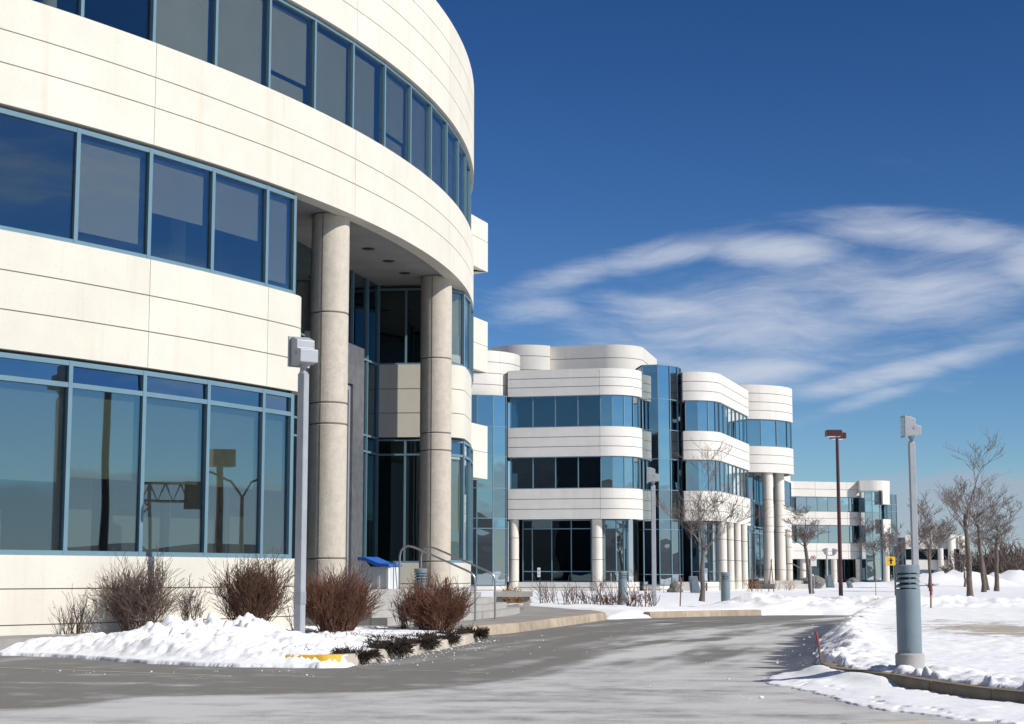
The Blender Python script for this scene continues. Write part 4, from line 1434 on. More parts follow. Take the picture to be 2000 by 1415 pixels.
lp = [(gx(1764), 300), (gx(1850), 300), (gx(1880), 303), (gx(1906), 309)]
band(low, lp, 5.9, 8.4, [7.1], [8, 11], **kf)
band(low, [(gx(1764), 300), (gx(1848), 300)], 2.2, 3.9, [], [], **kf)
window_strip(low, offset([(gx(1764), 300), (gx(1785), 300), (gx(1806), 300), (gx(1827), 300), (gx(1848), 300)], -.25), 3.9, 5.9, (), 'glass_dark', fw=.1)
window_strip(low, offset([(gx(1790), 303), (gx(1815), 303), (gx(1850), 303), (gx(1866), 303), (gx(1880), 304.5)], -.1), .3, 5.9, (2.2,), 'glass_far', fw=.1)
for u in (1830, 1850, 1878):
    column(low, gx(u), 299.4 if u < 1870 else 301.6, .5, .1, 8.3 if u > 1840 else 6.0, [2, 4], 'column_far', None, 16)
for u0, u1 in ((1884, 1890), (1896, 1905)):
    ya = 303 + (u0 - 1880) * .23; yb = 303 + (u1 - 1880) * .23
    band(low, [(gx(u0), ya), (gx(u1), yb)], .2, 5.9, [2, 4], [], **kf)
window_strip(low, [(gx(1889.5), 305.6), (gx(1896.5), 307.2)], 1.0, 5.9, (3.2,), 'glass_dark', fw=.1)
mb = MB(); mb.hexa([(gx(1766), 304), (gx(1880), 305), (gx(1905), 311), (gx(1905), 325), (gx(1766), 325)], .1, 8.0); mb.build('interior', 'interior', low)
# ------------------------------------------------------------------ plants
def seg_mesh(name, P0, P1, R0, R1, material, sides=3):
    """many thin tapered twigs as one mesh"""
    P0 = np.asarray(P0, float); P1 = np.asarray(P1, float); R0 = np.asarray(R0, float); R1 = np.asarray(R1, float)
    n = len(P0)
    d = P1 - P0; d /= (np.linalg.norm(d, axis=1, keepdims=True) + 1e-9)
    up = np.where(np.abs(d[:, 2:3]) < 0.9, np.array([[0, 0, 1.0]]), np.array([[1.0, 0, 0]]))
    a = np.cross(d, up); a /= (np.linalg.norm(a, axis=1, keepdims=True) + 1e-9)
    b = np.cross(d, a)
    V = np.zeros((n, sides * 2, 3))
    for j in range(sides):
        th = 2 * math.pi * j / sides
        o = a * math.cos(th) + b * math.sin(th)
        V[:, j] = P0 + o * R0[:, None]; V[:, sides + j] = P1 + o * R1[:, None]
    base = (np.arange(n) * sides * 2)[:, None]
    q = np.concatenate([base + np.array([[j, (j + 1) % sides, sides + (j + 1) % sides, sides + j]]) for j in range(sides)], 0)
    me = bpy.data.meshes.new(name)
    me.vertices.add(n * sides * 2); me.vertices.foreach_set('co', V.reshape(-1).astype(np.float32))
    me.loops.add(q.size); me.loops.foreach_set('vertex_index', q.ravel().astype(np.int32))
    me.polygons.add(len(q)); me.polygons.foreach_set('loop_start', np.arange(0, q.size, 4, dtype=np.int32))
    me.polygons.foreach_set('use_smooth', np.ones(len(q), bool))
    me.update(calc_edges=True)
    me.materials.append(M(material))
    return me


def grow(rng, p, d, length, r, depth, out, spread, up, nseg=4, kids=(3, 5), taper=0.45, minr=0.004, rise=0.0, wob=.16):
    """one limb and its children; out collects (p0, p1, r0, r1, depth)"""
    pts = [p.copy()]
    for k in range(nseg):
        d = (d + Vector((rng.gauss(0, wob), rng.gauss(0, wob), rng.gauss(0, .10) + up))).normalized()
        q = pts[-1] + d * (length / nseg)
        ra = r * (1 - (1 - taper) * k / nseg); rb_ = r * (1 - (1 - taper) * (k + 1) / nseg)
        out.append((pts[-1].copy(), q.copy(), max(ra, minr), max(rb_, minr), depth))
        pts.append(q)
    if depth <= 0: return
    n = rng.randint(*kids)
    for i in range(n):
        t = rng.uniform(.25, 1.0) * nseg
        k = min(int(t), nseg - 1)
        b = pts[k] + (pts[k + 1] - pts[k]) * (t - k)
        th = rng.uniform(0, 6.283)
        a = d.orthogonal().normalized(); c = d.cross(a)
        side = a * math.cos(th) + c * math.sin(th)
        ang = spread * rng.uniform(.6, 1.2)
        nd = (d * math.cos(ang) + side * math.sin(ang) + Vector((0, 0, rise))).normalized()
        grow(rng, b, nd, length * rng.uniform(.45, .78), r * (1 - (1 - taper) * t / nseg) * rng.uniform(.42, .62), depth - 1, out, spread, up * 1.15, 3 if depth < 2 else 4, kids, taper, minr, rise)


def bare_tree(loc, height, trunk_h, trunk_r, seed, label, group, lean=(0, 0), spread=.55, depth=4, limbs=6, minr=.007, crown_mat='branch', dense=(3, 5)):
    rng = random.Random(seed)
    trunk_r *= .85
    root = empty('bare_tree', loc, label, 'tree', group)
    L = Vector(loc)
    # trunk
    mb = MB(); pts, rads = [], []
    top = Vector((lean[0], lean[1], trunk_h * 1.25))
    for k in range(9):
        u = k / 8
        pts.append(Vector((lean[0] * u ** 1.3 + rng.gauss(0, .02), lean[1] * u, trunk_h * 1.25 * u)))
        rads.append(trunk_r * (1.2 if k == 0 else 1.0) * (1 - .45 * u))
    mb.tube([tuple(p + L) for p in pts], rads, 9)
    mb.build('trunk', 'bark', root, smooth=60)
    out = []
    # leader and limbs
    rl = rads[-1]
    grow(rng, pts[-1], Vector((rng.gauss(lean[0] * .1, .06), rng.gauss(0, .06), 1)).normalized(), (height - trunk_h) * .80, rl * .80, depth, out, spread, .05, 7, dense, .22, minr, .30, .075)
    for i in range(limbs):
        u = rng.uniform(.66, 1.0) if i else 1.0
        k = min(int(u * 8), 7)
        b = pts[k] + (pts[k + 1] - pts[k]) * (u * 8 - k)
        th = 6.283 * i / limbs + rng.uniform(-.5, .5)
        el_ = rng.uniform(.95, 1.35)
        d = Vector((math.cos(th) * math.cos(el_), math.sin(th) * math.cos(el_), math.sin(el_)))
        grow(rng, b, d, (height - trunk_h) * rng.uniform(.36, .58), rl * rng.uniform(.28, .48), depth - 1, out, spread, .07, 5, dense, .25, minr, .25)
    # keep the crown to its height
    zmax = max(s[1].z for s in out); sc_ = (height - trunk_h) / max(.1, zmax - trunk_h)
    f = lambda v: Vector((v.x, v.y, trunk_h + (v.z - trunk_h) * sc_ if v.z > trunk_h else v.z))
    me = seg_mesh('crown', [f(s[0]) for s in out], [f(s[1]) for s in out], [s[2] for s in out], [s[3] for s in out], crown_mat, 4)
    link('crown', me, root)
    return root


G = 'bare trees on the snow'
bare_tree((7.34, 64.8, .2), 6.55, 1.9, .125, 11, 'bare young tree in the snow between the pale lamp post and the second bollard', G, (.05, 0), .48, 4, 9, .005, dense=(3, 5))
bare_tree((16.3, 91.5, .2), 5.0, 2.6, .16, 23, 'dark bare tree leaning left by the no parking sign', G, (-.36, 0), .80, 4, 10, .008)
bare_tree((36.8, 170, .2), 7.2, 2.6, .16, 31, 'bare tree before the glass bay of the far building', G, (-.1, 0), .6, 4, 6, .014)
bare_tree((43.0, 188, .2), 7.0, 2.4, .16, 37, 'bare tree in front of the far building, right next to the round column', G, (0, 0), .6, 4, 6, .014)
bare_tree((32.8, 132, .2), 7.8, 2.3, .14, 41, 'tall bare tree just right of the big grey lamp post', G, (.2, 0), .55, 4, 7, .011)
bare_tree((25.9, 104, .2), 5.6, 2.3, .13, 43, 'smaller bare tree with a red wrapped stake at its foot', G, (.0, 0), .55, 4, 7, .009)
bare_tree((19.6, 71.8, .2), 7.25, 2.9, .16, 53, 'tallest bare tree, standing in the snow at the right', G, (-.12, 0), .50, 4, 9, .0055, dense=(3, 5))
bare_tree((27.8, 99, .2), 7.0, 3.2, .17, 59, 'bare tree close behind the tallest one', G, (-.2, 0), .55, 4, 7, .009)
bare_tree((30.6, 106, .2), 6.2, 2.6, .19, 61, 'wide bare tree at the right edge with a low right limb', G, (.1, 0), .75, 4, 8, .009)
bare_tree((31.4, 111, .2), 5.4, 2.6, .15, 67, 'thin bare tree behind the wide one at the right edge', G, (-.5, 0), .6, 4, 6, .009)
bare_tree((36.4, 135, .2), 4.2, 1.9, .11, 71, 'small bare tree before the tall white columns', G, (0, 0), .55, 4, 6, .011)


def twig_patch(name, cx, cy, rx, ry, h, n, seed, material, label, kind='stuff', minr=.02):
    rng = random.Random(seed)
    P0, P1, R0, R1 = [], [], [], []
    for i in range(n):
        a = rng.uniform(0, 6.283); q = math.sqrt(rng.random())
        x = cx + rx * q * math.cos(a); y = cy + ry * q * math.sin(a)
        hh = h * rng.uniform(.6, 1.05) * math.sqrt(max(.1, 1 - q * q * .8))
        p = Vector((x, y, .2)); d = Vector((rng.gauss(0, .15), rng.gauss(0, .15), 1)).normalized()
        segs = []
        grow(rng, p, d, hh * .6, hh * .014, 2, segs, .45, .03, 3, (3, 5), .4, minr)
        for s in segs:
            P0.append(s[0]); P1.append(s[1]); R0.append(s[2]); R1.append(s[3])
    me = seg_mesh(name, P0, P1, R0, R1, material, 3)
    return link(name, me, label=label, cat='trees', kind=kind)


twig_patch('treeline', 51, 172, 6.5, 6, 5.2, 120, 5, 'far_twig', 'hazy clump of leafless trees behind the bare trees at the right edge', minr=.03)
twig_patch('treeline', 73, 232, 7, 8, 5.0, 110, 6, 'far_twig', 'low brown line of leafless trees far off at the right edge', minr=.04)


def shrub(loc, w, h, stems, seed, material, label, dense=(3, 5), spread=.42, r=.008, sub=2, splay=1.0, minr=.0032, top=.92):
    rng = random.Random(seed)
    root = empty('bare_shrub', loc, label, 'shrub', 'bare shrubs in the planting bed')
    P0, P1, R0, R1 = [], [], [], []
    for i in range(stems):
        a = rng.uniform(0, 6.283); q = math.sqrt(rng.random())
        bx, by = q * w * .22 * math.cos(a), q * w * .22 * math.sin(a)
        lean_ = q * splay * w / (2 * h) * rng.uniform(.5, 1.15)
        d = Vector((math.cos(a) * lean_, math.sin(a) * lean_, 1)).normalized()
        hh = h * rng.uniform(.45, .95) * (1 - .22 * q)
        segs = []
        grow(rng, Vector((bx, by, -.05)), d, hh * .72, r * rng.uniform(.7, 1.2), sub, segs, spread, .05, 4, dense, .4, minr)
        for s in segs:
            P0.append(s[0]); P1.append(s[1]); R0.append(s[2]); R1.append(s[3])
    me = seg_mesh('twigs', P0, P1, R0, R1, material, 3)
    link('twigs', me, root)
    return root


shrub((-7.25, 28.0, .22), 1.05, 1.15, 24, 1, 'twig_grey', 'thin sparse shrub against the white base wall at the far left', (2, 4), .38, .012, 1, 1.2, .0035)
shrub((-6.35, 28.6, .28), 1.25, 1.42, 90, 2, 'twig_grey', 'rounded open grey-brown shrub under the left windows', (4, 6), .46, .010, 2, 1.15)
shrub((-5.55, 29.1, .28), .62, 1.02, 18, 3, 'twig_grey', 'narrow wispy shrub right beside the rounded grey-brown one', (2, 4), .38, .009, 2, .8)
shrub((-4.55, 29.2, .30), 1.35, 1.36, 150, 4, 'twig_brown', 'dense dark brown shrub left of the near lamp post', (4, 6), .42, .009, 2, .95)
shrub((-3.15, 30.2, .26), 1.45, 1.16, 190, 5, 'twig_red', 'dense reddish shrub right of the near lamp post', (4, 6), .46, .008, 2, 1.1)
shrub((-1.42, 31.6, .2), 1.42, 1.05, 165, 6, 'twig_red', 'dense reddish shrub in front of the steps, before the louvred bollard', (4, 6), .46, .008, 2, 1.15)
shrub((-2.02, 31.9, .2), .60, .85, 24, 7, 'twig_grey', 'thin wispy shrub between the two reddish shrubs', (2, 4), .40, .008, 2, .9)
shrub((-3.85, 30.2, .28), .45, .75, 12, 8, 'twig_grey', 'small thin shrub just behind the near lamp post', (2, 3), .40, .008, 1, .7)


def juniper(loc, rx, ry, h, n, seed, label, yaw=0.0):
    rng = random.Random(seed)
    root = empty('juniper', loc, label, 'juniper', 'dark junipers on the kerb', rz=yaw)
    P0, P1, R0, R1 = [], [], [], []
    for i in range(n):
        a = rng.uniform(0, 6.283); q = math.sqrt(rng.random())
        b = Vector((rx * q * .8 * math.cos(a), ry * q * .8 * math.sin(a), h * rng.uniform(0, .5)))
        d = Vector((math.cos(a) * rng.uniform(.4, 1), math.sin(a) * rng.uniform(.4, 1), rng.uniform(-.5, .35))).normalized()
        L_ = rng.uniform(.06, .15)
        segs = []
        grow(rng, b, d, L_, .006, 1, segs, .6, .02, 3, (6, 9), .3, .0035)
        for s in segs:
            P0.append(s[0]); P1.append(s[1]); R0.append(s[2] * 1.3); R1.append(s[3])
    link('foliage', seg_mesh('foliage', P0, P1, R0, R1, 'juniper', 3), root)
    return root


for k, (x, y, rx, ry, h, n, lab) in enumerate((
        (-2.12, 23.0, .26, .22, .10, 90, 'low dark juniper at the yellow kerb end'),
        (-1.78, 24.7, .24, .45, .20, 170, 'dark juniper hanging widest over the kerb, next to the yellow end'),
        (-1.50, 26.5, .28, .50, .16, 170, 'dark juniper sprawling over the middle of the pale kerb'),
        (-1.22, 28.4, .26, .50, .16, 150, 'dark juniper over the kerb under the last reddish shrub'),
        (-0.72, 31.0, .22, .35, .20, 110, 'dark juniper tuft at the end of the pale kerb by the entrance walk'),
        (-2.15, 27.6, .20, .25, .16, 70, 'dark juniper tuft poking out of the snow left of the kerb'),
        (-1.98, 26.2, .22, .18, .12, 60, 'dark tuft in the snow just behind the kerb junipers'),
        (-1.62, 28.6, .26, .2, .10, 60, 'brown juniper tuft in the snow in front of the wispy shrub'),
        (-1.10, 30.3, .18, .2, .14, 60, 'small juniper tuft in the snow beside the last reddish shrub'))):
    juniper((x, y, .11), rx * 1.1, ry * 1.15, h * .75, int(n * 1.9), 100 + k, lab)
# dead stalks and mulch scraps that stick out of the bed
rng = random.Random(9)
P0, P1, R0, R1 = [], [], [], []
for i in range(130):
    x = rng.uniform(-3.7, -0.9); y = rng.uniform(23.2, 32.2)
    if x > -1.0 - (31 - y) * .13 or x < -3.6 + (y - 26) * .02 and y < 26: continue
    for j in range(rng.randint(1, 4)):
        d = Vector((rng.gauss(0, .8), rng.gauss(0, .8), rng.uniform(.05, .6))).normalized() * rng.uniform(.04, .14)
        p = Vector((x + rng.gauss(0, .05), y + rng.gauss(0, .05), .17))
        P0.append(p); P1.append(p + d); R0.append(.007); R1.append(.003)
link('dead_stalks', seg_mesh('dead_stalks', P0, P1, R0, R1, 'juniper', 3), label='dark scraps of dead stalks sticking out of the snow by the kerb', cat='stalks', kind='stuff')


def small_plant(loc, w, h, stems, seed, material, label, group='low bare plants before the middle building'):
    rng = random.Random(seed)
    root = empty('low_plant', loc, label, 'plant', group)
    P0, P1, R0, R1 = [], [], [], []
    for i in range(stems):
        a = rng.uniform(0, 6.283)
        d = Vector((math.cos(a) * rng.uniform(0, .8), math.sin(a) * rng.uniform(0, .8), 1)).normalized()
        segs = []
        grow(rng, Vector((rng.uniform(-w / 2, w / 2), rng.uniform(-.2, .2), -.05)), d, h * rng.uniform(.5, .9), .015, 1, segs, .5, .03, 3, (2, 4), .5, .007)
        for s in segs:
            P0.append(s[0]); P1.append(s[1]); R0.append(s[2]); R1.append(s[3])
    link('twigs', seg_mesh('twigs', P0, P1, R0, R1, material, 3), root)
    return root


for k, (x, y, w_, h_, n, m_, lab) in enumerate((
        (2.2, 58, 1.2, .75, 26, 'twig_grey', 'low bare plants beside the small sign post'),
        (1.35, 60, .5, .9, 14, 'twig_grey', 'low bare plant left of the small sign post'),
        (3.0, 57.5, .9, .55, 30, 'twig_brown', 'low brown plants between the two stakes'),
        (4.15, 54.5, .9, .62, 34, 'twig_brown', 'low dark twigs between the first bollard and the pale lamp post'),
        (3.35, 56.5, .5, .5, 20, 'twig_brown', 'low dark twigs at the left foot of the first bollard'),
        (-0.05, 61, .5, .6, 12, 'twig_grey', 'low bare plant before the glass tower, left of the straw heap'),
        (6.3, 96, 2.2, 1.3, 16, 'twig_grey', 'bare plant against the wall right of the pale lamp post'),
        (5.3, 98, 1.6, 1.2, 12, 'twig_grey', 'bare plant against the wall left of the pale lamp post'),
        (8.8, 98, 1.8, .8, 12, 'twig_grey', 'bare plant under the glass tower behind the red tipped stake'),
        (15.2, 107, 1.6, 1.1, 16, 'straw', 'dry grass tuft at the foot of the row of four columns'),
        (18.2, 112, 2.0, .8, 18, 'straw', 'dry grass in front of the far entrance platform'))):
    small_plant((x, y, .2), w_, h_, n, 300 + k, m_, lab)
# straw heap
rng = random.Random(3)
P0, P1, R0, R1 = [], [], [], []
for i in range(900):
    a = rng.uniform(0, 6.283); q = math.sqrt(rng.random())
    b = Vector((q * .55 * math.cos(a), q * .4 * math.sin(a), .55 * (1 - q * q) * rng.random()))
    d = Vector((math.cos(a) * .7 + rng.gauss(0, .4), math.sin(a) * .7 + rng.gauss(0, .4), rng.uniform(-.2, .8))).normalized()
    P0.append(b); P1.append(b + d * rng.uniform(.1, .25)); R0.append(.012); R1.append(.006)
g_ = empty('dry_grass_clump', (0.02, 60.0, .2), 'tan clump of dry grass beside the entrance walk', 'grass clump')
link('blades', seg_mesh('blades', P0, P1, R0, R1, 'straw', 3), g_)

# ------------------------------------------------------------------ street furniture
def lamp_post(loc, height, yaw, label, sleeve=True):
    root = empty('lamp_post', loc, label, 'lamp post', 'square floodlight posts', rz=0)
    x, y, z = loc
    hw = .072
    mb = MB()
    pole_top = height - .66
    b_ = .012
    poly = [(x - hw + b_, y - hw), (x + hw - b_, y - hw), (x + hw, y - hw + b_), (x + hw, y + hw - b_), (x + hw - b_, y + hw), (x - hw + b_, y + hw), (x - hw, y + hw - b_), (x - hw, y - hw + b_)]
    cyw, syw = math.cos(yaw * .5), math.sin(yaw * .5)
    poly = [(x + (px - x) * cyw - (py - y) * syw, y + (px - x) * syw + (py - y) * cyw) for px, py in poly]
    mb.hexa(poly, z - .1, z + pole_top)
    pole = mb.build('pole', 'galvanised', root)
    if sleeve:
        mb = MB()
        q = [(x + (px - x) * 1.10, y + (py - y) * 1.10) for px, py in poly]
        mb.hexa(q, z + .52, z + .72)
        mb.build('hand_hole_cover', 'galvanised_dull', pole, off=loc)
    mb = MB()
    mb.lathe([(.075, z + pole_top), (.075, z + pole_top + .03), (.045, z + pole_top + .03), (.045, z + pole_top + .12), (.06, z + pole_top + .13), (.06, z + pole_top + .17)], x, y, 16)
    mb.build('slip_fitter', 'galvanised', root, smooth=40)
    # floodlight head: L shaped housing, local X = direction of the light
    c, s = math.cos(yaw), math.sin(yaw)

    def T(u, v, w_): return (x + u * c - v * s, y + u * s + v * c, z + pole_top + .15 + w_)
    prof = [(.16, 0.0), (-.20, .03), (-.20, .25), (-.07, .28), (-.07, .42), (.08, .48), (.16, .48)]
    hv = .17
    mb = MB()
    n = len(prof); i0 = len(mb.v)
    for (u, w_) in prof: mb.v.append(T(u, -hv, w_))
    for (u, w_) in prof: mb.v.append(T(u, hv, w_))
    for k in range(n):
        k2 = (k + 1) % n
        mb.f.append((i0 + k, i0 + k2, i0 + n + k2, i0 + n + k)); mb.mi.append(0)
    mb.f.append(tuple(i0 + k for k in reversed(range(n)))); mb.mi.append(0)
    mb.f.append(tuple(i0 + n + k for k in range(n))); mb.mi.append(0)
    head = mb.build('lamp_head', 'galvanised', root)
    md = head.modifiers.new('bevel', 'BEVEL'); md.width = .012; md.segments = 2

    def bx(u0, u1, v0, v1, w0, w1, name, m_):
        mb = MB()
        pts = [T(u, v, w_) for w_ in (w0, w1) for (u, v) in ((u0, v0), (u1, v0), (u1, v1), (u0, v1))]
        i = len(mb.v); mb.v.extend(pts)
        for f in ((0, 3, 2, 1), (4, 5, 6, 7), (0, 1, 5, 4), (1, 2, 6, 5), (2, 3, 7, 6), (3, 0, 4, 7)):
            mb.f.append(tuple(i + k for k in f)); mb.mi.append(0)
        return mb.build(name, m_, head, off=loc)
    bx(.16, .20, -.20, .20, -.02, .50, 'door_frame', 'galvanised')
    bx(.201, .207, -.17, .17, .02, .46, 'lens', 'lamp_glass')
    for k in range(5):
        bx(-.04, .06, -hv - .004, -hv + .002, .31 + .025 * k, .322 + .025 * k, 'vent_slot', 'galvanised_dull')
    mb = MB()
    mb.tube([T(-.03, -hv - .012, .2), T(-.03, hv + .012, .2)], .028, 12)
    mb.build('pivot_bolt', 'galvanised_dull', head, off=loc)
    mb = MB()
    mb.tube([T(0, 0, -.05), T(0, 0, .02)], [.06, .085], 14)
    mb.build('knuckle', 'galvanised_dull', root)
    return root


lamp_post((-3.52, 27.9, .2), 5.03, math.atan2(.85, -.6), 'square grey floodlight post in the snowbank, its head against the near building')
lamp_post((4.74, 56.0, .2), 4.62, math.atan2(.05, -1), 'pale square floodlight post in front of the middle building', False)
lamp_post((9.62, 40.0, .2), 4.82, math.atan2(-.05, -1), 'grey floodlight post rising behind the big bollard on the right', False)


def bollard(loc, h, r, label, base=True):
    root = empty('bollard_light', loc, label, 'bollard', 'grey louvred bollard lights')
    zb = .17 if base else 0.0
    mb = MB(); mb.lathe([(r + .025, -.15), (r + .025, zb - .015), (r + .01, zb)], 0, 0, 40)
    link('footing', mb.mesh('footing', 'concrete', smooth=40), root)
    ht = h - .27
    mb = MB(); mb.lathe([(r, zb), (r, ht), (r - .008, ht + .006)], 0, 0, 48)
    body = link('body', mb.mesh('body', 'bollard_grey', smooth=40), root)
    mb = MB(); mb.lathe([(r - .045, ht), (r - .045, h - .06)], 0, 0, 30)
    link('lens', mb.mesh('lens', 'black_gap', smooth=40), root)
    for k in range(3):
        z = ht + .018 + k * .058
        mb = MB(); mb.lathe([(r - .05, z + .030), (r, z), (r, z + .020), (r - .03, z + .045), (r - .05, z + .045)], 0, 0, 48)
        link('louvre', mb.mesh('louvre', 'bollard_grey', smooth=40), root)
    mb = MB(); mb.lathe([(r - .05, h - .085), (r, h - .088), (r, h - .012), (r - .012, h)], 0, 0, 48)
    link('cap', mb.mesh('cap', 'bollard_grey', smooth=40), root)
    for sgn in (-1, 1):
        mb = MB(); mb.box(-.012, .012, sgn * (r - .035) - .012, sgn * (r - .035) + .012, ht, h - .08)
        link('strut', mb.mesh('strut', 'bollard_grey'), root)
    mb = MB(); mb.lathe([(.007, -.004), (.007, .006)], 0, 0, 10)
    b_ = link('bolt', mb.mesh('bolt', 'steel_rail'), root)
    b_.location = (-.02, -r, zb + .04); b_.rotation_euler = (math.pi / 2, 0, 0)
    return root


bollard((4.36, 18.5, .185), 1.13, .133, 'big grey louvred bollard on a concrete footing, nearest, on the snowy island')
bollard((3.75, 57.0, .2), 1.14, .15, 'grey louvred bollard left of the pale lamp post', False)
bollard((6.9, 54.3, .2), 1.10, .15, 'grey louvred bollard right of the bare tree in front of the columns', False)
bollard((-1.78, 31.8 + .9, .2), 1.13, .128, 'grey louvred bollard behind the reddish shrub by the handrails', False)

# brown twin-head pole
x, y, z = 14.68, 75.0, .2
pr = empty('street_lamp', (x, y, z), 'tall dark red-brown pole with two box heads', 'street lamp')
mb = MB(); mb.tube([(x, y, z - .1), (x, y, 7.42)], [.098, .070], 8); mb.build('pole', 'paint_brown', pr, smooth=50)
mb = MB(); mb.tube([(x, y, 7.40), (x, y, 7.50)], [.075, .06], 8); mb.build('pole_cap', 'paint_brown', pr)
for (cx_, cy_, lx, w_) in ((-.22, -.45, .62, .36), (.24, .95, .62, .36)):
    mb = MB()
    mb.box(x + cx_ - .36, x + cx_ + .32, y + cy_ - .30, y + cy_ + .30, 7.38, 7.66)
    hd_ = mb.build('lamp_head', 'paint_brown', pr)
    md = hd_.modifiers.new('bevel', 'BEVEL'); md.width = .03; md.segments = 2
    mb = MB(); mb.box(x + cx_ - .28, x + cx_ + .24, y + cy_ - .24, y + cy_ + .24, 7.365, 7.379)
    mb.build('lens', 'lamp_glass', hd_, off=(x, y, z))
    mb = MB(); mb.tube([(x, y, 7.36), (x + cx_ * .5, y + cy_ * .6, 7.40)], .045, 8); mb.build('arm', 'paint_brown', pr)

# yellow pedestrian sign
x, y, z = 14.11, 62.0, .2
yr = empty('road_sign', (x, y, z), 'yellow square sign with a black figure on a dark post', 'sign')
mb = MB(); mb.box(x + .02, x + .075, y, y + .05, z - .1, 1.90); mb.build('post', 'paint_brown', yr)
mb = MB(); mb.box(x - .255, x + .065, y - .012, y - .004, 1.56, 1.88)
sg_ = mb.build('sign_plate', 'sign_yellow', yr)
md = sg_.modifiers.new('bevel', 'BEVEL'); md.width = .003
mb = MB(); mb.tube([(x - .095, y - .0125, 1.815), (x - .095, y - .0155, 1.815)], .028, 16); mb.box(x - .130, x - .060, y - .0155, y - .0125, 1.66, 1.785)
mb.box(x - .175, x - .015, y - .0155, y - .0125, 1.735, 1.765); mb.box(x - .130, x - .102, y - .0155, y - .0125, 1.60, 1.66); mb.box(x - .088, x - .060, y - .0155, y - .0125, 1.60, 1.66)
mb.build('figure', 'sign_black', sg_, off=(x, y, z))

# no parking sign
x, y, z = 16.05, 90.0, .2
nr = empty('road_sign', (x, y, z), 'white sign with a red no-parking ring beside the leaning tree', 'sign')
mb = MB(); mb.box(x - .03, x + .03, y, y + .05, z - .1, 2.2); mb.build('post', 'galvanised', nr)
mb = MB(); mb.box(x - .02, x + .30, y - .02, y - .008, 1.68, 2.28)
sp_ = mb.build('sign_plate', 'sign_white', nr)
cxs, czs = x + .13, 2.10
mb = MB()
rg = [(cxs + .115 * math.cos(6.2832 * k / 24), y - .024, czs + .115 * math.sin(6.2832 * k / 24)) for k in range(25)]
mb.tube(rg, .014, 6); mb.tube([(cxs - .08, y - .026, czs + .08), (cxs + .08, y - .026, czs - .08)], .012, 6)
mb.build('ring', 'sign_red', sp_, off=(x, y, z))
mb = MB(); mb.box(cxs - .045, cxs - .02, y - .0235, y - .0205, czs - .065, czs + .065); mb.box(cxs - .02, cxs + .035, y - .0235, y - .0205, czs + .04, czs + .065)
mb.box(cxs - .02, cxs + .035, y - .0235, y - .0205, czs - .012, czs + .010); mb.box(cxs + .015, cxs + .04, y - .0235, y - .0205, czs + .0, czs + .055)
mb.build('letter', 'sign_black', sp_, off=(x, y, z))

# small white sign on a thin post
x, y, z = 0.93, 58.5, .2
wr = empty('small_sign', (x, y, z), 'small white plate on a thin dark post before the middle building', 'sign')
mb = MB(); mb.tube([(x + .06, y, .1), (x + .03, y, 1.42)], .016, 8); mb.build('post', 'sign_black', wr)
mb = MB(); mb.box(x - .045, x + .06, y - .02, y - .008, 1.14, 1.46); mb.build('sign_plate', 'sign_white', wr)
mb = MB(); mb.box(x - .025, x + .04, y - .024, y - .021, 1.20, 1.26); mb.box(x - .025, x + .04, y - .024, y - .021, 1.32, 1.40); mb.build('print', 'galvanised_dull', wr)


def stake(loc, h, lean_, r, label, tip=.25, mats=('stake_red', 'stake_wood')):
    root = empty('stake', loc, label, 'stake', 'thin marker stakes')
    top = Vector((lean_[0], lean_[1], h)); k = 1 - tip
    mb = MB(); mb.tube([(0, 0, -.15), tuple(top * k)], r, 8); link('shaft', mb.mesh('shaft', mats[1], smooth=50), root)
    mb = MB(); mb.tube([tuple(top * k), tuple(top)], r * 1.15, 8); link('tip', mb.mesh('tip', mats[0], smooth=50), root)
    return root


stake((3.74, 20.35, .12), .40, (-.06, .05), .012, 'leaning red wooden stake at the tip of the snowy island', .45)
stake((5.45, 54.6, .2), .92, (.06, 0), .022, 'red tipped stake right of the pale lamp post', .22)
stake((2.95, 55.8, .2), .68, (-.02, 0), .018, 'thin brown stake at the left end of the snow by the walk', .1, ('stake_wood', 'stake_wood'))
stake((3.32, 56.3, .2), 1.08, (0, 0), .013, 'thin grey stake left of the first bollard', .1, ('galvanised', 'galvanised_dull'))
stake((13.1, 60.5, .2), .75, (0, 0), .012, 'thin stake in the snow left of the yellow sign', .1, ('galvanised_dull', 'stake_wood'))
stake((12.0, 48.2, .2), .72, (.03, 0), .035, 'red topped pinkish stake right of the big bollard', .4, ('stake_red', 'kerb_tan'))
stake((-1.30, 33.2, .2), .95, (0, 0), .022, 'red stake behind the louvred bollard by the handrails', .5, ('stake_red', 'stake_red'))
for k, (x, y, h_, l_) in enumerate(((15.0, 105.0, 1.5, .0), (15.9, 104.2, 2.0, .25), (16.3, 104.5, 1.9, -.15))):
    stake((x, y, .2), h_, (l_, 0), .03, ('straight thin stake by the row of four columns', 'stake leaning right by the row of four columns', 'stake leaning left by the row of four columns')[k], .05, ('stake_wood', 'stake_wood'))

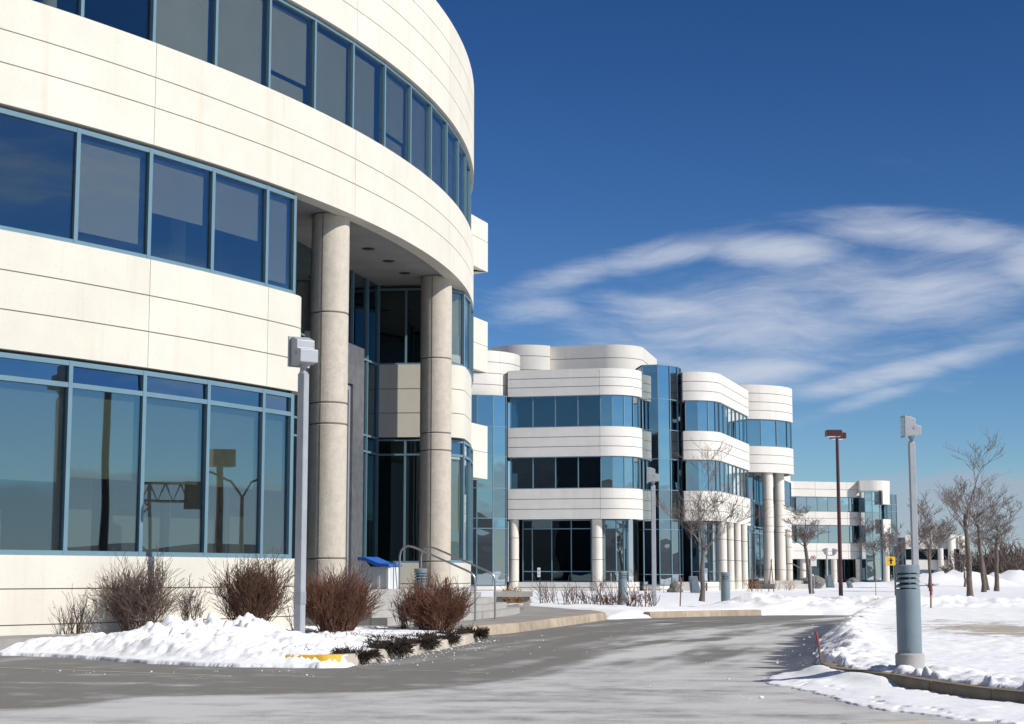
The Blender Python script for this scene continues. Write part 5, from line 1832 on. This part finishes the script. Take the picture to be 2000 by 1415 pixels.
# white bin with a blue lid on the landing
bx0, by0, bz0 = -3.02, 38.3, .89
br = empty('salt_bin', (bx0, by0, bz0), 'white ribbed bin with a sloping blue lid beside the near column', 'bin', rz=R(-24))
mb = MB()
mb.hexa([(-.36, -.24), (.36, -.24), (.36, .26), (-.36, .26)], .0, .50)
for k in range(4):
    u = -.34 + .2267 * k
    mb.hexa([(u - .03, -.275), (u + .03, -.275), (u + .025, -.24), (u - .025, -.24)], .0, .49)
mb.hexa([(-.395, -.16), (-.36, -.19), (-.36, .19), (-.395, .16)], .0, .49); mb.hexa([(.36, -.19), (.395, -.16), (.395, .16), (.36, .19)], .0, .49)
for k, (xx, hh) in enumerate(()): pass
body = link('body', mb.mesh('body', 'bin_white'), br)
mb = MB()
prof = [(-.41, .64), (-.41, .725), (-.22, .725), (.14, .585), (.41, .56), (.41, .50), (.10, .50), (-.24, .64)]
n = len(prof); i0 = 0
for (u, z_) in prof: mb.v.append((u, -.32, z_))
for (u, z_) in prof: mb.v.append((u, .32, z_))
for k in range(n):
    k2 = (k + 1) % n
    mb.f.append((k, k2, n + k2, n + k)); mb.mi.append(0)
mb.f.append(tuple(reversed(range(n)))); mb.mi.append(0); mb.f.append(tuple(n + k for k in range(n))); mb.mi.append(0)
lid = link('lid', mb.mesh('lid', 'bin_blue'), br)
md = lid.modifiers.new('bevel', 'BEVEL'); md.width = .012; md.segments = 2
mb = MB(); mb.quad([(-.36, -.24, .5), (-.1, -.24, .5), (-.24, -.24, .64), (-.36, -.24, .64)]); mb.quad([(-.36, .26, .5), (-.36, .26, .64), (-.24, .26, .64), (-.1, .26, .5)])
mb.quad([(-.36, -.24, .5), (-.36, -.24, .64), (-.36, .26, .64), (-.36, .26, .5)])
link('back_panel', mb.mesh('back_panel', 'bin_white'), br)

# stone bench-like blocks beside the steps
for (x0, x1, y0, y1, z1, lab) in ((-.55, .62, 50.2, 51.0, .72, 'low grey concrete bench beside the entrance walk'),):
    root = empty('stone_bench', ((x0 + x1) / 2, y0, .2), lab, 'bench')
    mb = MB(); mb.box(x0, x1, y0, y1, z1 - .16, z1); mb.build('seat', 'concrete', root)
    for xx in (x0 + .08, x1 - .28):
        mb = MB(); mb.box(xx, xx + .2, y0 + .1, y1 - .1, .15, z1 - .163); mb.build('leg', 'concrete', root)

# far entrance: rails, twin floodlight, boxes
for k, (yy, lab) in enumerate(((128.0, 'far bent handrail at the round drum entrance, the one in front'), (130.0, 'far bent handrail at the round drum entrance, the one behind'))):
    rr_ = empty('handrail', (20.9 + .35 * k, yy, .8), lab, 'handrail', group='handrails at the far entrance')
    x0 = 20.9 + .35 * k
    mb = MB(); mb.tube([(x0, yy, .3), (x0, yy, 1.9), (x0 + .15, yy, 2.08), (x0 + .5, yy, 2.08), (x0 + 1.9, yy - .5, 1.25), (x0 + 2.05, yy - .5, 1.1), (x0 + 2.05, yy - .5, .1)], .04, 8)
    mb.build('rail', 'steel_rail', rr_, smooth=60)
x, y, z = 26.3, 140.0, .2
fr_ = empty('floodlight_post', (x, y, z), 'thin grey post with twin floodlights before the far building', 'lamp post')
mb = MB(); mb.tube([(x, y, 0), (x, y, 2.95)], .07, 8); mb.tube([(x, y, 2.85), (x + .55, y, 2.85)], .04, 6); mb.build('pole', 'galvanised', fr_)
for sx, tx in ((0, -.16), (.55, .16)):
    mb = MB(); mb.tube([(x + sx, y, 2.85), (x + sx + tx * .3, y, 3.0), (x + sx + tx, y - .1, 3.35)], [.06, .16, .26], 10); mb.build('lamp_head', 'galvanised', fr_, smooth=40)
for (x, y, w_, h_, lab, nm, mt) in ((25.6, 135.0, .62, 1.0, 'dark blue-grey slanted utility box before the far building', 'utility_box', 'utility'),
                                  (26.9, 133.5, .40, .55, 'small grey utility box left of the brown pole', 'utility_box', 'utility'),
                                  (10.6, 97.0, .55, .95, 'grey-blue utility box under the bay window behind the bare tree', 'utility_box', 'utility')):
    r_ = empty(nm, (x, y, .2), lab, 'utility box')
    mb = MB(); i = 0
    pts = [(-w_ / 2, -.3, 0), (w_ / 2, -.3, 0), (w_ / 2, .3, 0), (-w_ / 2, .3, 0), (-w_ / 2 - .1, -.3, h_), (w_ / 2 - .2, -.3, h_), (w_ / 2 - .2, .3, h_), (-w_ / 2 - .1, .3, h_)]
    mb.v.extend(pts)
    for f in ((0, 3, 2, 1), (4, 5, 6, 7), (0, 1, 5, 4), (1, 2, 6, 5), (2, 3, 7, 6), (3, 0, 4, 7)): mb.f.append(f); mb.mi.append(0)
    o_ = link('cabinet', mb.mesh('cabinet', mt), r_)
    md = o_.modifiers.new('bevel', 'BEVEL'); md.width = .04; md.segments = 2
    mb = MB(); mb.box(-w_ / 2 + .05, w_ / 2 - .2, -.325, -.308, .12, h_ - .15); link('door', mb.mesh('door', mt), r_)
# evergreen shrubs and rocks at the far entrance
rng = random.Random(77)


def rock(loc, s, seed, label, mt='rock'):
    bm = bmesh.new(); bmesh.ops.create_icosphere(bm, subdivisions=3, radius=1)
    rr = random.Random(seed); ph = [rr.uniform(0, 6) for _ in range(6)]
    for v in bm.verts:
        f = 1 + .18 * math.sin(3 * v.co.x + ph[0]) + .15 * math.sin(4 * v.co.y + ph[1]) + .12 * math.sin(5 * v.co.z + ph[2]) + .06 * math.sin(11 * v.co.x + 9 * v.co.y + ph[3])
        v.co = Vector((v.co.x * s[0], v.co.y * s[1], v.co.z * s[2])) * f
    me = bpy.data.meshes.new('boulder'); bm.to_mesh(me); bm.free(); me.materials.append(M(mt))
    o = link('boulder', me, label=label, cat='rock', group='boulders at the buildings'); o.location = loc
    return o


rock((22.9, 128.5, .6), (.9, .7, .65), 2, 'dark boulder beside the far handrails')
rock((9.6, 99.0, .3), (.5, .4, .4), 3, 'small dark boulder under the glass tower')
rock((30.5, 150, .3), (.8, .6, .5), 4, 'grey boulder right of the brown pole')

# crumbs of snow scattered over the asphalt
bm = bmesh.new(); rng = random.Random(4)
spots = []
for i in range(330):
    k = rng.random()
    if k < .65:
        u = rng.random(); x = -2.0 + 1.35 * u + rng.expovariate(3.5); y = 22.6 + 8.8 * u
    elif k < .85:
        y = rng.uniform(15, 44); x = 2.9 + (y - 19) * .19 - rng.expovariate(3.0) + (.4 if y > 22 else 0)
    else:
        x = rng.uniform(-6, 3); y = 21.5 - abs(x + 4) * .1 - rng.expovariate(2.0) if x < -2 else rng.uniform(20, 40)
    s = min(.022, .004 + rng.expovariate(230))
    m4 = Matrix.Translation((x, y, s * .4)) @ Matrix.Rotation(rng.uniform(0, 6), 4, 'Z') @ Matrix.Diagonal((s * rng.uniform(.7, 1.6), s, s * .7, 1))
    bmesh.ops.create_icosphere(bm, subdivisions=1, radius=1, matrix=m4)
me = bpy.data.meshes.new('snow_crumbs'); bm.to_mesh(me); bm.free(); me.materials.append(SNOW)
link('snow_crumbs', me, label='crumbs of snow scattered on the asphalt along the kerbs', cat='snow', kind='stuff')

# ------------------------------------------------------------------ across the road, outside the frame: what the windows mirror
p, L_ = Vector((22.68, 32.22)), 59.4
sl = empty('street_lamp', (p.x, p.y, 0), 'curved dark street lamp across the road, mirrored in the near windows', 'street lamp', 'street lamps across the road')
hz = 1.2 + L_ * .128
mb = MB(); mb.tube([(p.x, p.y, 0), (p.x, p.y, hz - 1.3), (p.x, p.y + .2, hz - .6), (p.x, p.y + .9, hz - .1), (p.x, p.y + 2.6, hz)], [.17, .12, .11, .10, .07], 10); mb.build('pole', 'sign_black', sl, smooth=60)
mb = MB(); mb.tube([(p.x, p.y + 2.5, hz), (p.x, p.y + 3.3, hz + .02)], [.12, .16], 8); mb.build('lamp_head', 'sign_black', sl)
p, L_ = Vector((45.31, 53.41)), 87.1
sl = empty('street_lamp', (p.x, p.y, 0), 'double armed street lamp across the road, mirrored in the near windows', 'street lamp', 'street lamps across the road')
hz = 1.2 + L_ * .06
for s_ in (-1, 1):
    mb = MB(); mb.tube([(p.x, p.y, hz - 1.2), (p.x, p.y + s_ * .5, hz - .4), (p.x, p.y + s_ * 1.6, hz), (p.x, p.y + s_ * 2.3, hz - .05)], .06, 8); mb.build('arm', 'kerb_brown', sl, smooth=60)
mb = MB(); mb.tube([(p.x, p.y, 0), (p.x, p.y, hz - 1.1)], [.14, .09], 8); mb.build('pole', 'kerb_brown', sl, smooth=60)
p, L_ = Vector((33.28, 47.32)), 73.6
bs = empty('pylon_sign', (p.x, p.y, 0), 'dark box on a tall pylon across the road, mirrored in the near windows', 'sign')
hz = 1.2 + L_ * .074
mb = MB(); mb.tube([(p.x, p.y, 0), (p.x, p.y, hz - .7)], [.2, .16], 10); mb.build('pylon', 'kerb_brown', bs)
mb = MB(); mb.box(p.x - .4, p.x + .4, p.y - .5, p.y + .5, hz - .75, hz); mb.build('box', 'kerb_brown', bs)
p, L_ = Vector((51.74, 45.66)), 90.6
ga = empty('sign_gantry', (p.x, p.y, 0), 'lattice sign gantry across the road, mirrored in the near windows', 'gantry')
hz = 1.2 + L_ * .055
mb = MB()
for dz_ in (0, .9):
    mb.tube([(p.x, p.y - 2.2, hz - dz_), (p.x, p.y + 5, hz - dz_)], .08, 6)
for k in range(9):
    a_ = p.y - 2.2 + .8 * k
    mb.tube([(p.x, a_, hz), (p.x, a_ + .4, hz - .9), (p.x, a_ + .8, hz)], .05, 5)
for yy in (p.y - 1.9, p.y - .6):
    mb.tube([(p.x, yy, 0), (p.x, yy, hz)], .09, 6)
for k in range(5):
    z0_ = hz * k / 5; z1_ = hz * (k + 1) / 5
    mb.tube([(p.x, p.y - (1.9 if k % 2 else .6), z0_), (p.x, p.y - (.6 if k % 2 else 1.9), z1_)], .05, 5)
mb.build('truss', 'kerb_tan', ga)
mb = MB(); mb.box(p.x - .1, p.x - .05, p.y + 1.2, p.y + 2.2, hz - 1.3, hz + .1); mb.build('sign_panel', 'kerb_brown', ga)
